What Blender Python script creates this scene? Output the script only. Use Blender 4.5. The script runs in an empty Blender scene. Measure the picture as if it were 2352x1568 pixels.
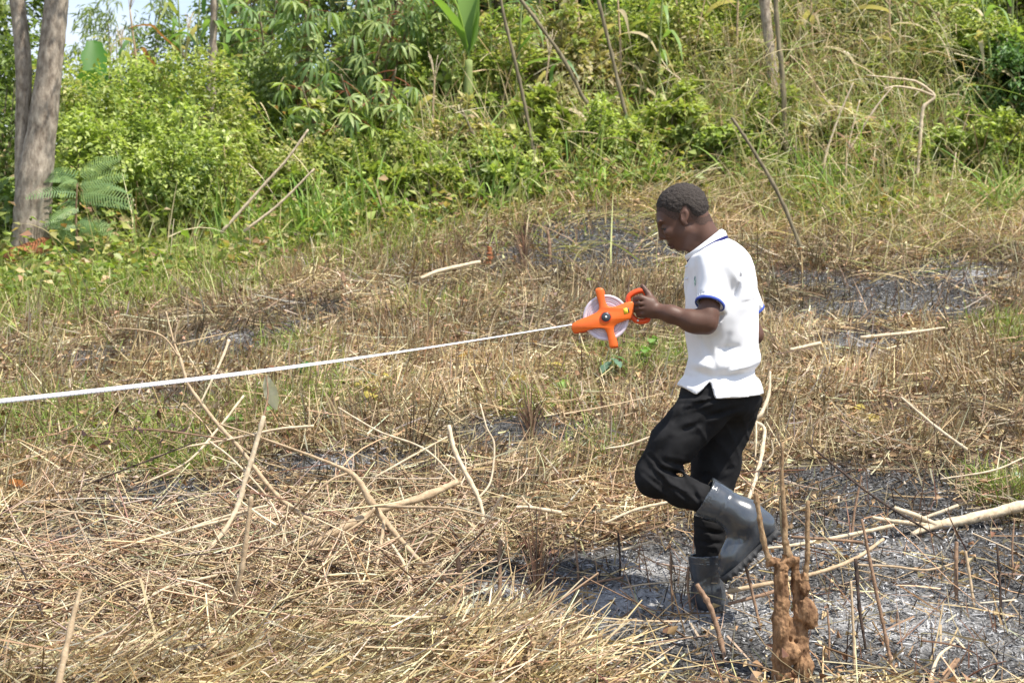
import bpy, math, random
import numpy as np
from mathutils import Vector, Matrix

# ------------------------------------------------------------------ camera, world, sun, exposure
scene = bpy.context.scene
COL = scene.collection
CZ = 1.60                                   # camera height above the world origin
cam_data = bpy.data.cameras.new('camera')
cam_data.lens = 60.0
cam_data.sensor_width = 36.0
cam_data.clip_start = 0.05
cam_data.clip_end = 3000.0
cam_data.dof.use_dof = True
cam_data.dof.focus_distance = 6.5
cam_data.dof.aperture_fstop = 6.3
cam = bpy.data.objects.new('camera', cam_data)
cam.location = (0, 0, CZ)
cam.rotation_euler = (math.radians(90), 0, 0)
COL.objects.link(cam)
scene.camera = cam

SUN_EL, SUN_AZ = math.radians(60), math.radians(124)      # azimuth clockwise from +Y: right and behind the camera
world = bpy.data.worlds.new('World')
scene.world = world
world.use_nodes = True
wn, wl = world.node_tree.nodes, world.node_tree.links
wn.clear()
w_out = wn.new('ShaderNodeOutputWorld')
w_bg = wn.new('ShaderNodeBackground')
w_bg.inputs['Strength'].default_value = 0.15
w_sky = wn.new('ShaderNodeTexSky')
w_sky.sky_type = 'NISHITA'
w_sky.sun_disc = False
w_sky.sun_elevation = SUN_EL
w_sky.sun_rotation = SUN_AZ
w_sky.altitude = 1200
w_sky.dust_density = 1.6
w_tc = wn.new('ShaderNodeTexCoord')
w_map = wn.new('ShaderNodeMapping')
w_map.inputs['Scale'].default_value = (1, 1, 2.2)
w_noise = wn.new('ShaderNodeTexNoise')
w_noise.inputs['Scale'].default_value = 2.6
w_noise.inputs['Detail'].default_value = 7
w_ramp = wn.new('ShaderNodeValToRGB')
w_ramp.color_ramp.elements[0].position = 0.42
w_ramp.color_ramp.elements[1].position = 0.62
w_mix = wn.new('ShaderNodeMixRGB')
w_mix.inputs['Color2'].default_value = (4.5, 4.75, 5.2, 1)
wl.new(w_tc.outputs['Generated'], w_map.inputs['Vector'])
wl.new(w_map.outputs['Vector'], w_noise.inputs['Vector'])
wl.new(w_noise.outputs['Fac'], w_ramp.inputs['Fac'])
wl.new(w_ramp.outputs['Color'], w_mix.inputs['Fac'])
wl.new(w_sky.outputs['Color'], w_mix.inputs['Color1'])
wl.new(w_mix.outputs['Color'], w_bg.inputs['Color'])
wl.new(w_bg.outputs['Background'], w_out.inputs['Surface'])

sun_data = bpy.data.lights.new('sun', 'SUN')
sun_data.energy = 4.9
sun_data.angle = math.radians(0.53)
sun_data.color = (1.0, 0.94, 0.83)
sun = bpy.data.objects.new('sun', sun_data)
to_sun = Vector((math.sin(SUN_AZ) * math.cos(SUN_EL), math.cos(SUN_AZ) * math.cos(SUN_EL), math.sin(SUN_EL)))
sun.rotation_euler = to_sun.to_track_quat('Z', 'Y').to_euler()
sun.location = (6, -6, 12)
COL.objects.link(sun)

scene.view_settings.view_transform = 'Standard'
scene.view_settings.look = 'None'
scene.view_settings.exposure = 0.68
scene.view_settings.gamma = 1.0
scene.render.engine = 'CYCLES'
scene.cycles.max_bounces = 6
scene.cycles.diffuse_bounces = 3
scene.cycles.transmission_bounces = 3
scene.cycles.glossy_bounces = 2
scene.cycles.use_denoising = True
scene.cycles.denoiser = 'OPENIMAGEDENOISE'
scene.cycles.denoising_input_passes = 'RGB_ALBEDO_NORMAL'
scene.cycles.denoising_prefilter = 'ACCURATE'

RNG = np.random.default_rng(11)
random.seed(5)
F = 3920.0                                  # focal length in photo display units (2352 wide)

# ------------------------------------------------------------------ helpers
def at(px, py, Y):
    return np.array([(px - 1176.0) / F * Y, Y, CZ + (784.0 - py) / F * Y])

def tag(o, label=None, cat=None, group=None, kind=None):
    if label: o['label'] = label
    if cat: o['category'] = cat
    if group: o['group'] = group
    if kind: o['kind'] = kind
    return o

def empty(name, loc, label, cat, group=None):
    o = bpy.data.objects.new(name, None)
    o.location = loc
    o.empty_display_size = 0.1
    COL.objects.link(o)
    return tag(o, label, cat, group)

def mesh_data(name, V, faces, mat, col=None, smooth=True, extra=None):
    """faces: list of int arrays (n,3) or (n,4)"""
    V = np.asarray(V, dtype=np.float32).reshape(-1, 3)
    me = bpy.data.meshes.new(name)
    me.vertices.add(len(V))
    me.vertices.foreach_set('co', V.ravel())
    if not isinstance(faces, (list, tuple)): faces = [faces]
    faces = [np.asarray(f, dtype=np.int32) for f in faces if len(f)]
    loops = np.concatenate([f.ravel() for f in faces])
    tot = np.concatenate([np.full(len(f), f.shape[1], np.int32) for f in faces])
    start = np.concatenate([[0], np.cumsum(tot)[:-1]]).astype(np.int32)
    me.loops.add(len(loops)); me.polygons.add(len(tot))
    me.loops.foreach_set('vertex_index', loops)
    me.polygons.foreach_set('loop_start', start)
    me.polygons.foreach_set('loop_total', tot)
    if smooth: me.polygons.foreach_set('use_smooth', np.ones(len(tot), bool))
    me.update(calc_edges=True)
    if col is not None:
        c = np.asarray(col, np.float32)
        if c.ndim == 1: c = np.tile(c, (len(V), 1))
        if c.shape[1] == 3: c = np.concatenate([c, np.ones((len(c), 1), np.float32)], 1)
        a = me.color_attributes.new('col', 'FLOAT_COLOR', 'POINT')
        a.data.foreach_set('color', c.ravel())
    if extra:
        for k, c in extra.items():
            a = me.attributes.new(k, 'FLOAT', 'POINT')
            a.data.foreach_set('value', np.asarray(c, np.float32))
    if mat: me.materials.append(mat)
    return me

def obj(name, me, parent=None, loc=None, rot=None, scale=None):
    o = bpy.data.objects.new(name, me)
    COL.objects.link(o)
    if parent is not None:
        o.parent = parent
    if loc is not None: o.location = loc
    if rot is not None: o.rotation_euler = rot
    if scale is not None: o.scale = scale if hasattr(scale, '__len__') else (scale,) * 3
    return o

def part(name, V, faces, mat, parent=None, col=None, smooth=True, kind=None):
    """a mesh given in world coordinates, hung under its thing"""
    V = np.asarray(V, np.float32).reshape(-1, 3)
    if parent is not None:
        p = parent
        off = np.zeros(3)
        while p is not None:
            off += np.array(p.location); p = p.parent
        V = V - off.astype(np.float32)
    o = obj(name, mesh_data(name, V, faces, mat, col, smooth), parent)
    if kind: o['kind'] = kind
    return o

# -------- noise (lattice value noise)
_lat = np.random.default_rng(3).random((64, 64, 64)).astype(np.float32)
def vnoise3(x, y, z):
    x = np.asarray(x, np.float32); y = np.asarray(y, np.float32); z = np.asarray(z, np.float32)
    xi = np.floor(x).astype(np.int32); yi = np.floor(y).astype(np.int32); zi = np.floor(z).astype(np.int32)
    xf = x - xi; yf = y - yi; zf = z - zi
    xf = xf * xf * (3 - 2 * xf); yf = yf * yf * (3 - 2 * yf); zf = zf * zf * (3 - 2 * zf)
    x0 = xi & 63; x1 = (xi + 1) & 63; y0 = yi & 63; y1 = (yi + 1) & 63; z0 = zi & 63; z1 = (zi + 1) & 63
    a = _lat[x0, y0, z0] * (1 - xf) + _lat[x1, y0, z0] * xf
    b = _lat[x0, y1, z0] * (1 - xf) + _lat[x1, y1, z0] * xf
    c = _lat[x0, y0, z1] * (1 - xf) + _lat[x1, y0, z1] * xf
    d = _lat[x0, y1, z1] * (1 - xf) + _lat[x1, y1, z1] * xf
    return (a * (1 - yf) + b * yf) * (1 - zf) + (c * (1 - yf) + d * yf) * zf
def fbm2(x, y, oct=4, seed=0.0):
    x = np.asarray(x, np.float32); y = np.asarray(y, np.float32)
    s = 0; a = 0.5
    for i in range(oct):
        s = s + a * (vnoise3(x * 2 ** i + 17.3 * i, y * 2 ** i + 5.1 * i, np.full_like(x, seed + i * 3.7)) - 0.5)
        a *= 0.5
    return s * 2          # about -0.9..0.9

# ------------------------------------------------------------------ terrain height
_ty = np.array([-400, 0, 3, 4.5, 6.5, 9, 17, 18.5, 22, 60, 2000], float)
_tz = np.array([-3, -1.75, -1.68, -1.47, -1.06, -.435, 1.565, 1.86, 2.15, 1.8, -6], float)
_fy = np.arange(-20, 80, .05); _fz = np.interp(_fy, _ty, _tz)
_k = np.hanning(31); _k /= _k.sum()
_fz[20:-20] = np.convolve(_fz, _k, 'same')[20:-20]
def H(x, y):
    x = np.asarray(x, np.float64); y = np.asarray(y, np.float64)
    z = np.where((y > -19) & (y < 79), np.interp(y, _fy, _fz), np.interp(y, _ty, _tz))
    near = np.exp(-((y - 8) / 12.0) ** 2)
    z = z + .045 * fbm2(x * .7 + 3, y * .7 + 9, 3, 1.0) * near + .022 * fbm2(x * 3, y * 3, 3, 8.0) * near
    # steeper grassy bank above the clearing, fading out to the left
    sb = np.clip((y - 12.6) / 4.6, 0, 1); z = z + .66 / (1 + np.exp(-np.clip((x + 2.0) / .45, -40, 40))) * sb * sb * (3 - 2 * sb)
    # the hill goes on rising behind the thicket, except at the far left
    z = z + 2.6 / (1 + np.exp(-np.clip((x + 2.3) / .45, -40, 40))) * np.clip((y - 17.2) / 4.5, 0, 1) ** 1.3
    # heap of hay at lower left, small banks at the edge of the clearing
    z = z + .13 * np.exp(-(((x + 1.15) / .75) ** 2 + ((y - 5.35) / .5) ** 2))
    z = z + .05 * np.exp(-(((x + .10) / .32) ** 2 + ((y - 5.95) / .25) ** 2))
    z = z + .16 * np.exp(-(((x + 3.7) / .6) ** 2 + ((y - 13.6) / .7) ** 2))
    return CZ + z

def ground(px, py, y0=4.6, y1=30):
    Y = np.linspace(y0, y1, 5000)
    X = (px - 1176.0) / F * Y
    Z = CZ + (784.0 - py) / F * Y
    d = H(X, Y) - Z
    i = int(np.argmax(d > 0)) if (d > 0).any() else len(Y) - 1
    return np.array([X[i], Y[i], H(X[i], Y[i])])

def blobs(x, y, lst):
    """sum of soft patches: (px, py, radius across m, radius in depth m, weight)"""
    s = np.zeros_like(np.asarray(x, float))
    for cx, cy, rx, ry, w in lst:
        s = s + w * np.exp(-(((x - cx) / rx) ** 2 + ((y - cy) / ry) ** 2))
    return s
def patch(px, py, rx, ry, w):
    g = ground(px, py); return (g[0], g[1], rx, ry, w)

BURN = [patch(1600, 1330, .75, .28, 1.2), patch(1250, 1400, .35, .2, 1.0), patch(1500, 1480, .7, .25, 1.0), patch(1950, 1360, .7, .4, 1.1),
        patch(2250, 1400, .6, .5, 1.0), patch(1900, 1500, .9, .2, 1.0), patch(2200, 1530, .6, .2, 1.0), patch(2050, 1130, .45, .35, .8),
        patch(1880, 1100, .3, .3, .6), patch(2300, 1080, .3, .3, .5),
        patch(2100, 680, .65, .8, 1.15), patch(1960, 790, .3, .35, 1.1), patch(2240, 620, .4, .5, .9), patch(1820, 640, .35, .4, .5),
        patch(520, 790, .40, .40, .75), patch(690, 735, .5, .6, .55), patch(1420, 535, .6, .8, 1.0), patch(1330, 590, .6, .6, .7), patch(900, 660, .4, .4, .45), patch(1150, 620, .4, .4, .5), patch(200, 820, .35, .3, .5), patch(420, 900, .3, .25, .4), patch(1000, 860, .4, .3, .4), patch(1180, 980, .35, .25, .45), patch(450, 1130, .4, .25, .6), patch(250, 1270, .35, .2, .6), patch(900, 1210, .4, .2, .45),
        patch(1290, 1000, .4, .4, .45), patch(950, 1080, .5, .3, .55), patch(330, 1150, .4, .25, .6), patch(150, 1240, .35, .2, .6),
        patch(760, 1060, .3, .2, .7), patch(1050, 1000, .3, .3, .5), patch(640, 1230, .35, .2, .5), patch(830, 1330, .4, .2, .4),
        patch(1750, 1230, .5, .3, .9), patch(1350, 1330, .5, .2, 1.0), patch(1750, 1450, .8, .3, 1.2), patch(2100, 1250, .6, .4, .9), patch(2330, 1300, .4, .4, .9), patch(2000, 930, .5, .2, .4), patch(1900, 720, .5, .3, .6), patch(2250, 960, .4, .3, .45), patch(1160, 1150, .3, .3, .3), patch(400, 1500, .3, .2, .5)]
ASHW = [patch(1540, 1300, .3, .13, 1.2), patch(1160, 1365, .18, .12, 1.2), patch(1950, 1270, .35, .2, 1.0), patch(2080, 1400, .35, .22, .9),
        patch(1350, 1370, .3, .12, .9), patch(1500, 1390, .4, .2, .7), patch(1960, 810, .25, .25, .9), patch(2230, 625, .3, .3, .8),
        patch(770, 1065, .15, .1, 1.0), patch(1750, 1420, .4, .2, .6), patch(2250, 1480, .5, .2, .5), patch(2050, 700, .4, .4, .35),
        patch(540, 775, .12, .15, .6)]
LUSH = [patch(150, 980, .55, .35, .9), patch(40, 930, .3, .4, .6), patch(330, 1000, .4, .3, .8), patch(560, 950, .3, .3, .7), patch(760, 880, .35, .5, .8), patch(1000, 700, .4, .5, .5),
        patch(1330, 1030, .35, .3, .35), patch(1480, 830, .35, .45, .8), patch(2330, 770, .25, .4, .9), patch(1250, 930, .3, .3, .4), patch(1620, 640, .5, .5, .3),
        patch(30, 820, .5, .3, .5), patch(640, 800, .3, .3, .4), patch(2340, 1130, .2, .2, .6), patch(380, 1080, .3, .15, .5)]
_ep = [(-300, 740), (0, 735), (250, 715), (420, 660), (600, 640), (720, 600), (900, 580), (1080, 545), (1250, 520), (1450, 480), (1600, 470), (1760, 500),
       (1900, 560), (2050, 560), (2200, 545), (2352, 515), (2700, 500)]
_eg = np.array([ground(a, b)[:2] for a, b in _ep])
def EDGE(x):
    return np.interp(x, _eg[:, 0], _eg[:, 1])
def burn_at(x, y):
    n = fbm2(x * 4.2, y * 4.2, 4, 21.0)
    return np.clip(1.55 * blobs(x, y, BURN) + n * .75 - .16, 0, 1)
def ashw_at(x, y):
    return np.clip(blobs(x, y, ASHW) * (1 + 1.2 * fbm2(x * 6, y * 6, 3, 40.0)), 0, 1.3)
def lush_at(x, y):
    e = (y - EDGE(x))
    l = blobs(x, y, LUSH) + np.clip(.5 + e * 1.1, 0, 1)
    return np.clip(l + .5 * fbm2(x * 2.5, y * 2.5, 3, 60.0), 0, 1)

# ------------------------------------------------------------------ materials
def new_mat(name):
    m = bpy.data.materials.new(name); m.use_nodes = True
    nt = m.node_tree; nt.nodes.clear()
    out = nt.nodes.new('ShaderNodeOutputMaterial')
    return m, nt.nodes, nt.links, out
def noise_node(N, L, scale, detail=4, rough=.6, coord='Object'):
    tc = N.new('ShaderNodeTexCoord'); n = N.new('ShaderNodeTexNoise')
    n.inputs['Scale'].default_value = scale; n.inputs['Detail'].default_value = detail; n.inputs['Roughness'].default_value = rough
    L.new(tc.outputs[coord], n.inputs['Vector'])
    return n
def foliage_mat(name, transl=.35, rough=.45, spec=.35, tint=(1.15, 1.25, .55)):
    m, N, L, out = new_mat(name)
    a = N.new('ShaderNodeAttribute'); a.attribute_name = 'col'
    p = N.new('ShaderNodeBsdfPrincipled'); p.inputs['Roughness'].default_value = rough
    p.inputs['Specular IOR Level'].default_value = spec
    L.new(a.outputs['Color'], p.inputs['Base Color'])
    t = N.new('ShaderNodeBsdfTranslucent')
    mm = N.new('ShaderNodeMixRGB'); mm.blend_type = 'MULTIPLY'; mm.inputs['Fac'].default_value = 1
    mm.inputs['Color2'].default_value = (*tint, 1)
    L.new(a.outputs['Color'], mm.inputs['Color1']); L.new(mm.outputs['Color'], t.inputs['Color'])
    mx = N.new('ShaderNodeMixShader'); mx.inputs['Fac'].default_value = transl
    L.new(p.outputs['BSDF'], mx.inputs[1]); L.new(t.outputs['BSDF'], mx.inputs[2]); L.new(mx.outputs['Shader'], out.inputs['Surface'])
    return m
def bark_mat(name, c1, c2, scale=18, bump=.4, stretch=(1, 1, .25), rough=.85, use_col=False):
    m, N, L, out = new_mat(name)
    p = N.new('ShaderNodeBsdfPrincipled'); p.inputs['Roughness'].default_value = rough; p.inputs['Specular IOR Level'].default_value = .2
    tc = N.new('ShaderNodeTexCoord'); mp = N.new('ShaderNodeMapping'); mp.inputs['Scale'].default_value = stretch
    n = N.new('ShaderNodeTexNoise'); n.inputs['Scale'].default_value = scale; n.inputs['Detail'].default_value = 6; n.inputs['Roughness'].default_value = .65
    L.new(tc.outputs['Object'], mp.inputs['Vector']); L.new(mp.outputs['Vector'], n.inputs['Vector'])
    r = N.new('ShaderNodeValToRGB'); r.color_ramp.elements[0].position = .35; r.color_ramp.elements[1].position = .68
    r.color_ramp.elements[0].color = (*c1, 1); r.color_ramp.elements[1].color = (*c2, 1)
    L.new(n.outputs['Fac'], r.inputs['Fac'])
    src = r.outputs['Color']
    if use_col:
        a = N.new('ShaderNodeAttribute'); a.attribute_name = 'col'
        mm = N.new('ShaderNodeMixRGB'); mm.blend_type = 'MULTIPLY'; mm.inputs['Fac'].default_value = 1
        L.new(src, mm.inputs['Color1']); L.new(a.outputs['Color'], mm.inputs['Color2']); src = mm.outputs['Color']
    L.new(src, p.inputs['Base Color'])
    b = N.new('ShaderNodeBump'); b.inputs['Strength'].default_value = bump; b.inputs['Distance'].default_value = .01
    L.new(n.outputs['Fac'], b.inputs['Height']); L.new(b.outputs['Normal'], p.inputs['Normal'])
    L.new(p.outputs['BSDF'], out.inputs['Surface'])
    return m
def plain_mat(name, c, rough=.5, spec=.5, var=.12, scale=30, bump=0, bscale=120, coat=0, sss=0):
    m, N, L, out = new_mat(name)
    p = N.new('ShaderNodeBsdfPrincipled'); p.inputs['Roughness'].default_value = rough; p.inputs['Specular IOR Level'].default_value = spec
    n = noise_node(N, L, scale)
    r = N.new('ShaderNodeValToRGB')
    r.color_ramp.elements[0].position = .3; r.color_ramp.elements[1].position = .7
    r.color_ramp.elements[0].color = (*[v * (1 - var) for v in c], 1); r.color_ramp.elements[1].color = (*[min(1, v * (1 + var)) for v in c], 1)
    L.new(n.outputs['Fac'], r.inputs['Fac']); L.new(r.outputs['Color'], p.inputs['Base Color'])
    if coat: p.inputs['Coat Weight'].default_value = coat; p.inputs['Coat Roughness'].default_value = .15
    if sss:
        p.inputs['Subsurface Weight'].default_value = sss; p.inputs['Subsurface Radius'].default_value = (.01, .004, .002)
        p.inputs['Subsurface Scale'].default_value = .5
    if bump:
        n2 = noise_node(N, L, bscale, 3)
        b = N.new('ShaderNodeBump'); b.inputs['Strength'].default_value = bump; b.inputs['Distance'].default_value = .004
        L.new(n2.outputs['Fac'], b.inputs['Height']); L.new(b.outputs['Normal'], p.inputs['Normal'])
    L.new(p.outputs['BSDF'], out.inputs['Surface'])
    return m

M_LEAF = foliage_mat('leaf', .40)
M_GRASS = foliage_mat('grass_blade', .30, .5, .25)
M_STRAW = foliage_mat('straw', .18, .55, .25, (1.1, 1.0, .8))
M_ASH = foliage_mat('ash_flake', .05, .95, .05, (1, 1, 1))
M_PALE = bark_mat('pale_dry_wood', (.46, .36, .24), (.70, .59, .43), 40, .35, (1, 1, 1))
M_TAN = bark_mat('tan_wood', (.33, .235, .145), (.54, .42, .28), 40, .4, (1, 1, 1))
M_BROWN = bark_mat('brown_bark', (.16, .10, .065), (.34, .22, .145), 45, .5, (1, 1, 1))
M_CHAR = bark_mat('charred_bark', (.02, .016, .014), (.10, .065, .05), 30, .5, (1, 1, 1))
M_GREYBARK = bark_mat('grey_tree_bark', (.16, .125, .095), (.45, .385, .31), 24, .9, (1, 1, .45))
M_STEM = bark_mat('green_grey_stem', (.12, .10, .065), (.27, .23, .15), 25, .4)
M_STUMP = bark_mat('soil_caked_bark', (.085, .043, .024), (.38, .225, .12), 34, 1.0, (1, 1, .45))
M_SHOOT = bark_mat('scarred_shoot_bark', (.17, .10, .055), (.44, .31, .18), 60, .7, (1, 1, .5))
M_SOIL = bark_mat('red_soil', (.22, .08, .035), (.36, .15, .07), 16, .9, (1, 1, 1))
M_GREENSTEM = bark_mat('green_plant_stem', (.16, .20, .07), (.26, .32, .12), 12, .2)

# ------------------------------------------------------------------ geometry builders
def nrm(a, axis=-1):
    return a / np.maximum(np.linalg.norm(a, axis=axis, keepdims=True), 1e-9)

def spline(pts, n):
    P = np.asarray(pts, float)
    if len(P) < 3:
        t = np.linspace(0, 1, n)[:, None]; return P[0] * (1 - t) + P[-1] * t
    Q = np.concatenate([[2 * P[0] - P[1]], P, [2 * P[-1] - P[-2]]])
    out = []
    u = np.linspace(0, len(P) - 1 - 1e-6, n)
    for v in u:
        i = int(v); t = v - i
        a, b, c, d = Q[i], Q[i + 1], Q[i + 2], Q[i + 3]
        out.append(.5 * ((2 * b) + (-a + c) * t + (2 * a - 5 * b + 4 * c - d) * t * t + (-a + 3 * b - 3 * c + d) * t ** 3))
    return np.array(out)

def tube(pts, radii, sides=7, n=None, wobble=0.0, nodes=0, seed=0, flat=1.0):
    """round tapered tube along a smoothed path; returns verts, [quads, tris]"""
    rg = np.random.default_rng(seed + 1)
    n = n or max(6, 5 * len(pts))
    C = spline(pts, n)
    R = np.interp(np.linspace(0, 1, n), np.linspace(0, 1, len(radii)), radii)
    if nodes:
        s = np.linspace(0, nodes, n); ph = np.abs((s % 1) - .5)
        R = R * (1 + .38 * np.clip(1 - ph / .13, 0, 1))
    if wobble:
        R = R * (1 + wobble * (rg.random(n) - .5) * 2)
        C = C + (rg.random((n, 3)) - .5) * R[:, None] * wobble * 1.2
    T = nrm(np.gradient(C, axis=0))
    ref = np.array([0, 1.0, 0]) if abs(T[:, 1]).max() < .9 else np.array([1.0, 0, .3])
    U = nrm(np.cross(T, ref)); W = np.cross(T, U)
    a = np.linspace(0, 2 * np.pi, sides, endpoint=False)
    ring = U[:, None, :] * np.cos(a)[None, :, None] + W[:, None, :] * np.sin(a)[None, :, None] * flat
    rr = R[:, None] * (1 + wobble * .6 * (rg.random((n, sides)) - .5))
    V = (C[:, None, :] + ring * rr[..., None]).reshape(-1, 3)
    i = np.arange(n - 1)[:, None] * sides; j = np.arange(sides)[None, :]; j2 = (j + 1) % sides
    Q = np.stack([i + j, i + j2, i + sides + j2, i + sides + j], -1).reshape(-1, 4)
    V = np.concatenate([V, C[:1] - T[:1] * R[0] * .3, C[-1:] + T[-1:] * R[-1] * .3])
    b0 = n * sides
    jj = np.arange(sides); jj2 = (jj + 1) % sides
    t0 = np.stack([np.full(sides, b0), jj2, jj], -1)
    t1 = np.stack([np.full(sides, b0 + 1), (n - 1) * sides + jj, (n - 1) * sides + jj2], -1)
    return V, [Q, np.concatenate([t0, t1])]

def join(lst):
    """lst of (V, [faces...]) -> one"""
    Vs, fq, ft, o = [], [], [], 0
    for V, fs in lst:
        for f in fs:
            (fq if f.shape[1] == 4 else ft).append(f + o)
        Vs.append(V); o += len(V)
    fs = []
    if fq: fs.append(np.concatenate(fq))
    if ft: fs.append(np.concatenate(ft))
    return np.concatenate(Vs), fs

def ribbons(base, d0, L, W, bend, k=2, side=None, taper=.85, bdir=None):
    """N curved blades. base (N,3), d0 unit dir (N,3), L,W,bend (N,) -> V, quads, index of blade per vertex"""
    N = len(base)
    s = np.linspace(0, 1, k + 1)
    g = np.array([0, 0, -1.0]) if bdir is None else bdir
    C = base[:, None, :] + L[:, None, None] * (d0[:, None, :] * s[None, :, None] + (g if np.ndim(g) == 1 else g[:, None, :]) * (bend[:, None, None] * (s ** 2)[None, :, None]))
    if side is None:
        side = nrm(np.cross(d0, RNG.normal(size=(N, 3))))
    w = W[:, None] * .5 * (1 - taper * s[None, :] ** 1.6)
    A = C + side[:, None, :] * w[..., None]; B = C - side[:, None, :] * w[..., None]
    V = np.stack([A, B], 2).reshape(N, -1, 3)
    nv = 2 * (k + 1)
    q = np.stack([np.arange(k) * 2, np.arange(k) * 2 + 1, np.arange(k) * 2 + 3, np.arange(k) * 2 + 2], -1)
    Q = (np.arange(N)[:, None, None] * nv + q[None]).reshape(-1, 4)
    return V.reshape(-1, 3), Q, np.repeat(np.arange(N), nv)

def leaves(pos, d, up, L, W, fold=.25, droop=.15):
    """N leaf blades, each folded along its midrib"""
    N = len(pos)
    side = nrm(np.cross(d, up)); nr = np.cross(side, d)
    P = np.zeros((N, 4, 3))
    Lc, Wc = L[:, None], W[:, None]
    P[:, 0] = pos
    P[:, 1] = pos + d * Lc * .40 + side * Wc * .5 + nr * Wc * fold
    P[:, 2] = pos + d * Lc - nr * Lc * droop
    P[:, 3] = pos + d * Lc * .40 - side * Wc * .5 + nr * Wc * fold
    t = np.array([[0, 1, 2], [0, 2, 3]])
    T = (np.arange(N)[:, None, None] * 4 + t[None]).reshape(-1, 3)
    return P.reshape(-1, 3), T, np.repeat(np.arange(N), 4)

def pick_cols(N, palette, weights=None, var=.18, rng=RNG):
    pal = np.array(palette, float)
    i = rng.choice(len(pal), N, p=None if weights is None else np.array(weights) / np.sum(weights))
    c = pal[i] * (1 + var * rng.normal(size=(N, 1))) * (1 + var * .35 * rng.normal(size=(N, 3)))
    return np.clip(c, .005, .9)

def dirs(n, tilt_lo, tilt_hi, rng=RNG):
    az = rng.random(n) * 2 * np.pi
    ti = tilt_lo + (tilt_hi - tilt_lo) * rng.random(n)
    return np.stack([np.cos(az) * np.sin(ti), np.sin(az) * np.sin(ti), np.cos(ti)], -1)

# ------------------------------------------------------------------ the ground
def axis(lo, hi, step, far, grow=1.25):
    a = list(np.arange(lo, hi + 1e-6, step))
    s = step; v = hi; up = []
    while v < far:
        s *= grow; v += s; up.append(v)
    s = step; v = lo; dn = []
    while v > -far:
        s *= grow; v -= s; dn.append(v)
    return np.array(dn[::-1] + a + up)
gx = axis(-4.6, 4.6, .042, 900); gy = axis(4.6, 15.5, .042, 900)
GX, GY = np.meshgrid(gx, gy, indexing='ij')
GZ = H(GX, GY)
inn = (np.abs(GX) < 4.7) & (GY > 4.5) & (GY < 15.6)
gb = np.where(inn, burn_at(GX, GY), 0); gw = np.where(inn, ashw_at(GX, GY), 0); gl = np.where(inn, lush_at(GX, GY), 1)
GZ = GZ + np.where(inn, .012 * fbm2(GX * 14, GY * 14, 2, 3.0), 0)
nx, ny = GX.shape
idx = np.arange(nx * ny).reshape(nx, ny)
gq = np.stack([idx[:-1, :-1], idx[1:, :-1], idx[1:, 1:], idx[:-1, 1:]], -1).reshape(-1, 4)
m, N, L, out = new_mat('burnt_hillside_soil')
p = N.new('ShaderNodeBsdfPrincipled'); p.inputs['Roughness'].default_value = .95; p.inputs['Specular IOR Level'].default_value = .1
ab = N.new('ShaderNodeAttribute'); ab.attribute_name = 'burn'
aw = N.new('ShaderNodeAttribute'); aw.attribute_name = 'ashw'
al = N.new('ShaderNodeAttribute'); al.attribute_name = 'lush'
n1 = noise_node(N, L, 9, 6, .7)
soil = N.new('ShaderNodeValToRGB')
soil.color_ramp.elements[0].position = .3; soil.color_ramp.elements[1].position = .7
soil.color_ramp.elements[0].color = (.06, .034, .02, 1); soil.color_ramp.elements[1].color = (.19, .115, .068, 1)
L.new(n1.outputs['Fac'], soil.inputs['Fac'])
grn = N.new('ShaderNodeMixRGB'); grn.inputs['Color2'].default_value = (.10, .10, .035, 1)
gm = N.new('ShaderNodeMath'); gm.operation = 'MULTIPLY'; gm.inputs[1].default_value = .6
L.new(al.outputs['Fac'], gm.inputs[0]); L.new(gm.outputs[0], grn.inputs['Fac']); L.new(soil.outputs['Color'], grn.inputs['Color1'])
n2 = noise_node(N, L, 55, 5, .75)
ashr = N.new('ShaderNodeValToRGB')
e = ashr.color_ramp.elements
e[0].position = .40; e[0].color = (.022, .021, .021, 1); e[1].position = .80; e[1].color = (.38, .375, .375, 1)
ex = e.new(.60); ex.color = (.14, .137, .135, 1)
sh = N.new('ShaderNodeMath'); sh.operation = 'MULTIPLY_ADD'; sh.inputs[1].default_value = .26
L.new(aw.outputs['Fac'], sh.inputs[0]); L.new(n2.outputs['Fac'], sh.inputs[2]); L.new(sh.outputs[0], ashr.inputs['Fac'])
mx = N.new('ShaderNodeMixRGB')
L.new(ab.outputs['Fac'], mx.inputs['Fac']); L.new(grn.outputs['Color'], mx.inputs['Color1']); L.new(ashr.outputs['Color'], mx.inputs['Color2'])
L.new(mx.outputs['Color'], p.inputs['Base Color'])
bp = N.new('ShaderNodeBump'); bp.inputs['Strength'].default_value = .8; bp.inputs['Distance'].default_value = .02
L.new(n2.outputs['Fac'], bp.inputs['Height']); L.new(bp.outputs['Normal'], p.inputs['Normal'])
L.new(p.outputs['BSDF'], out.inputs['Surface'])
me = mesh_data('ground', np.stack([GX, GY, GZ], -1).reshape(-1, 3), gq, m, None, True,
               {'burn': gb.ravel(), 'ashw': gw.ravel(), 'lush': gl.ravel()})
tag(obj('ground', me), 'burnt and grassy hillside rising behind the walking man', None, None, 'structure')
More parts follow.
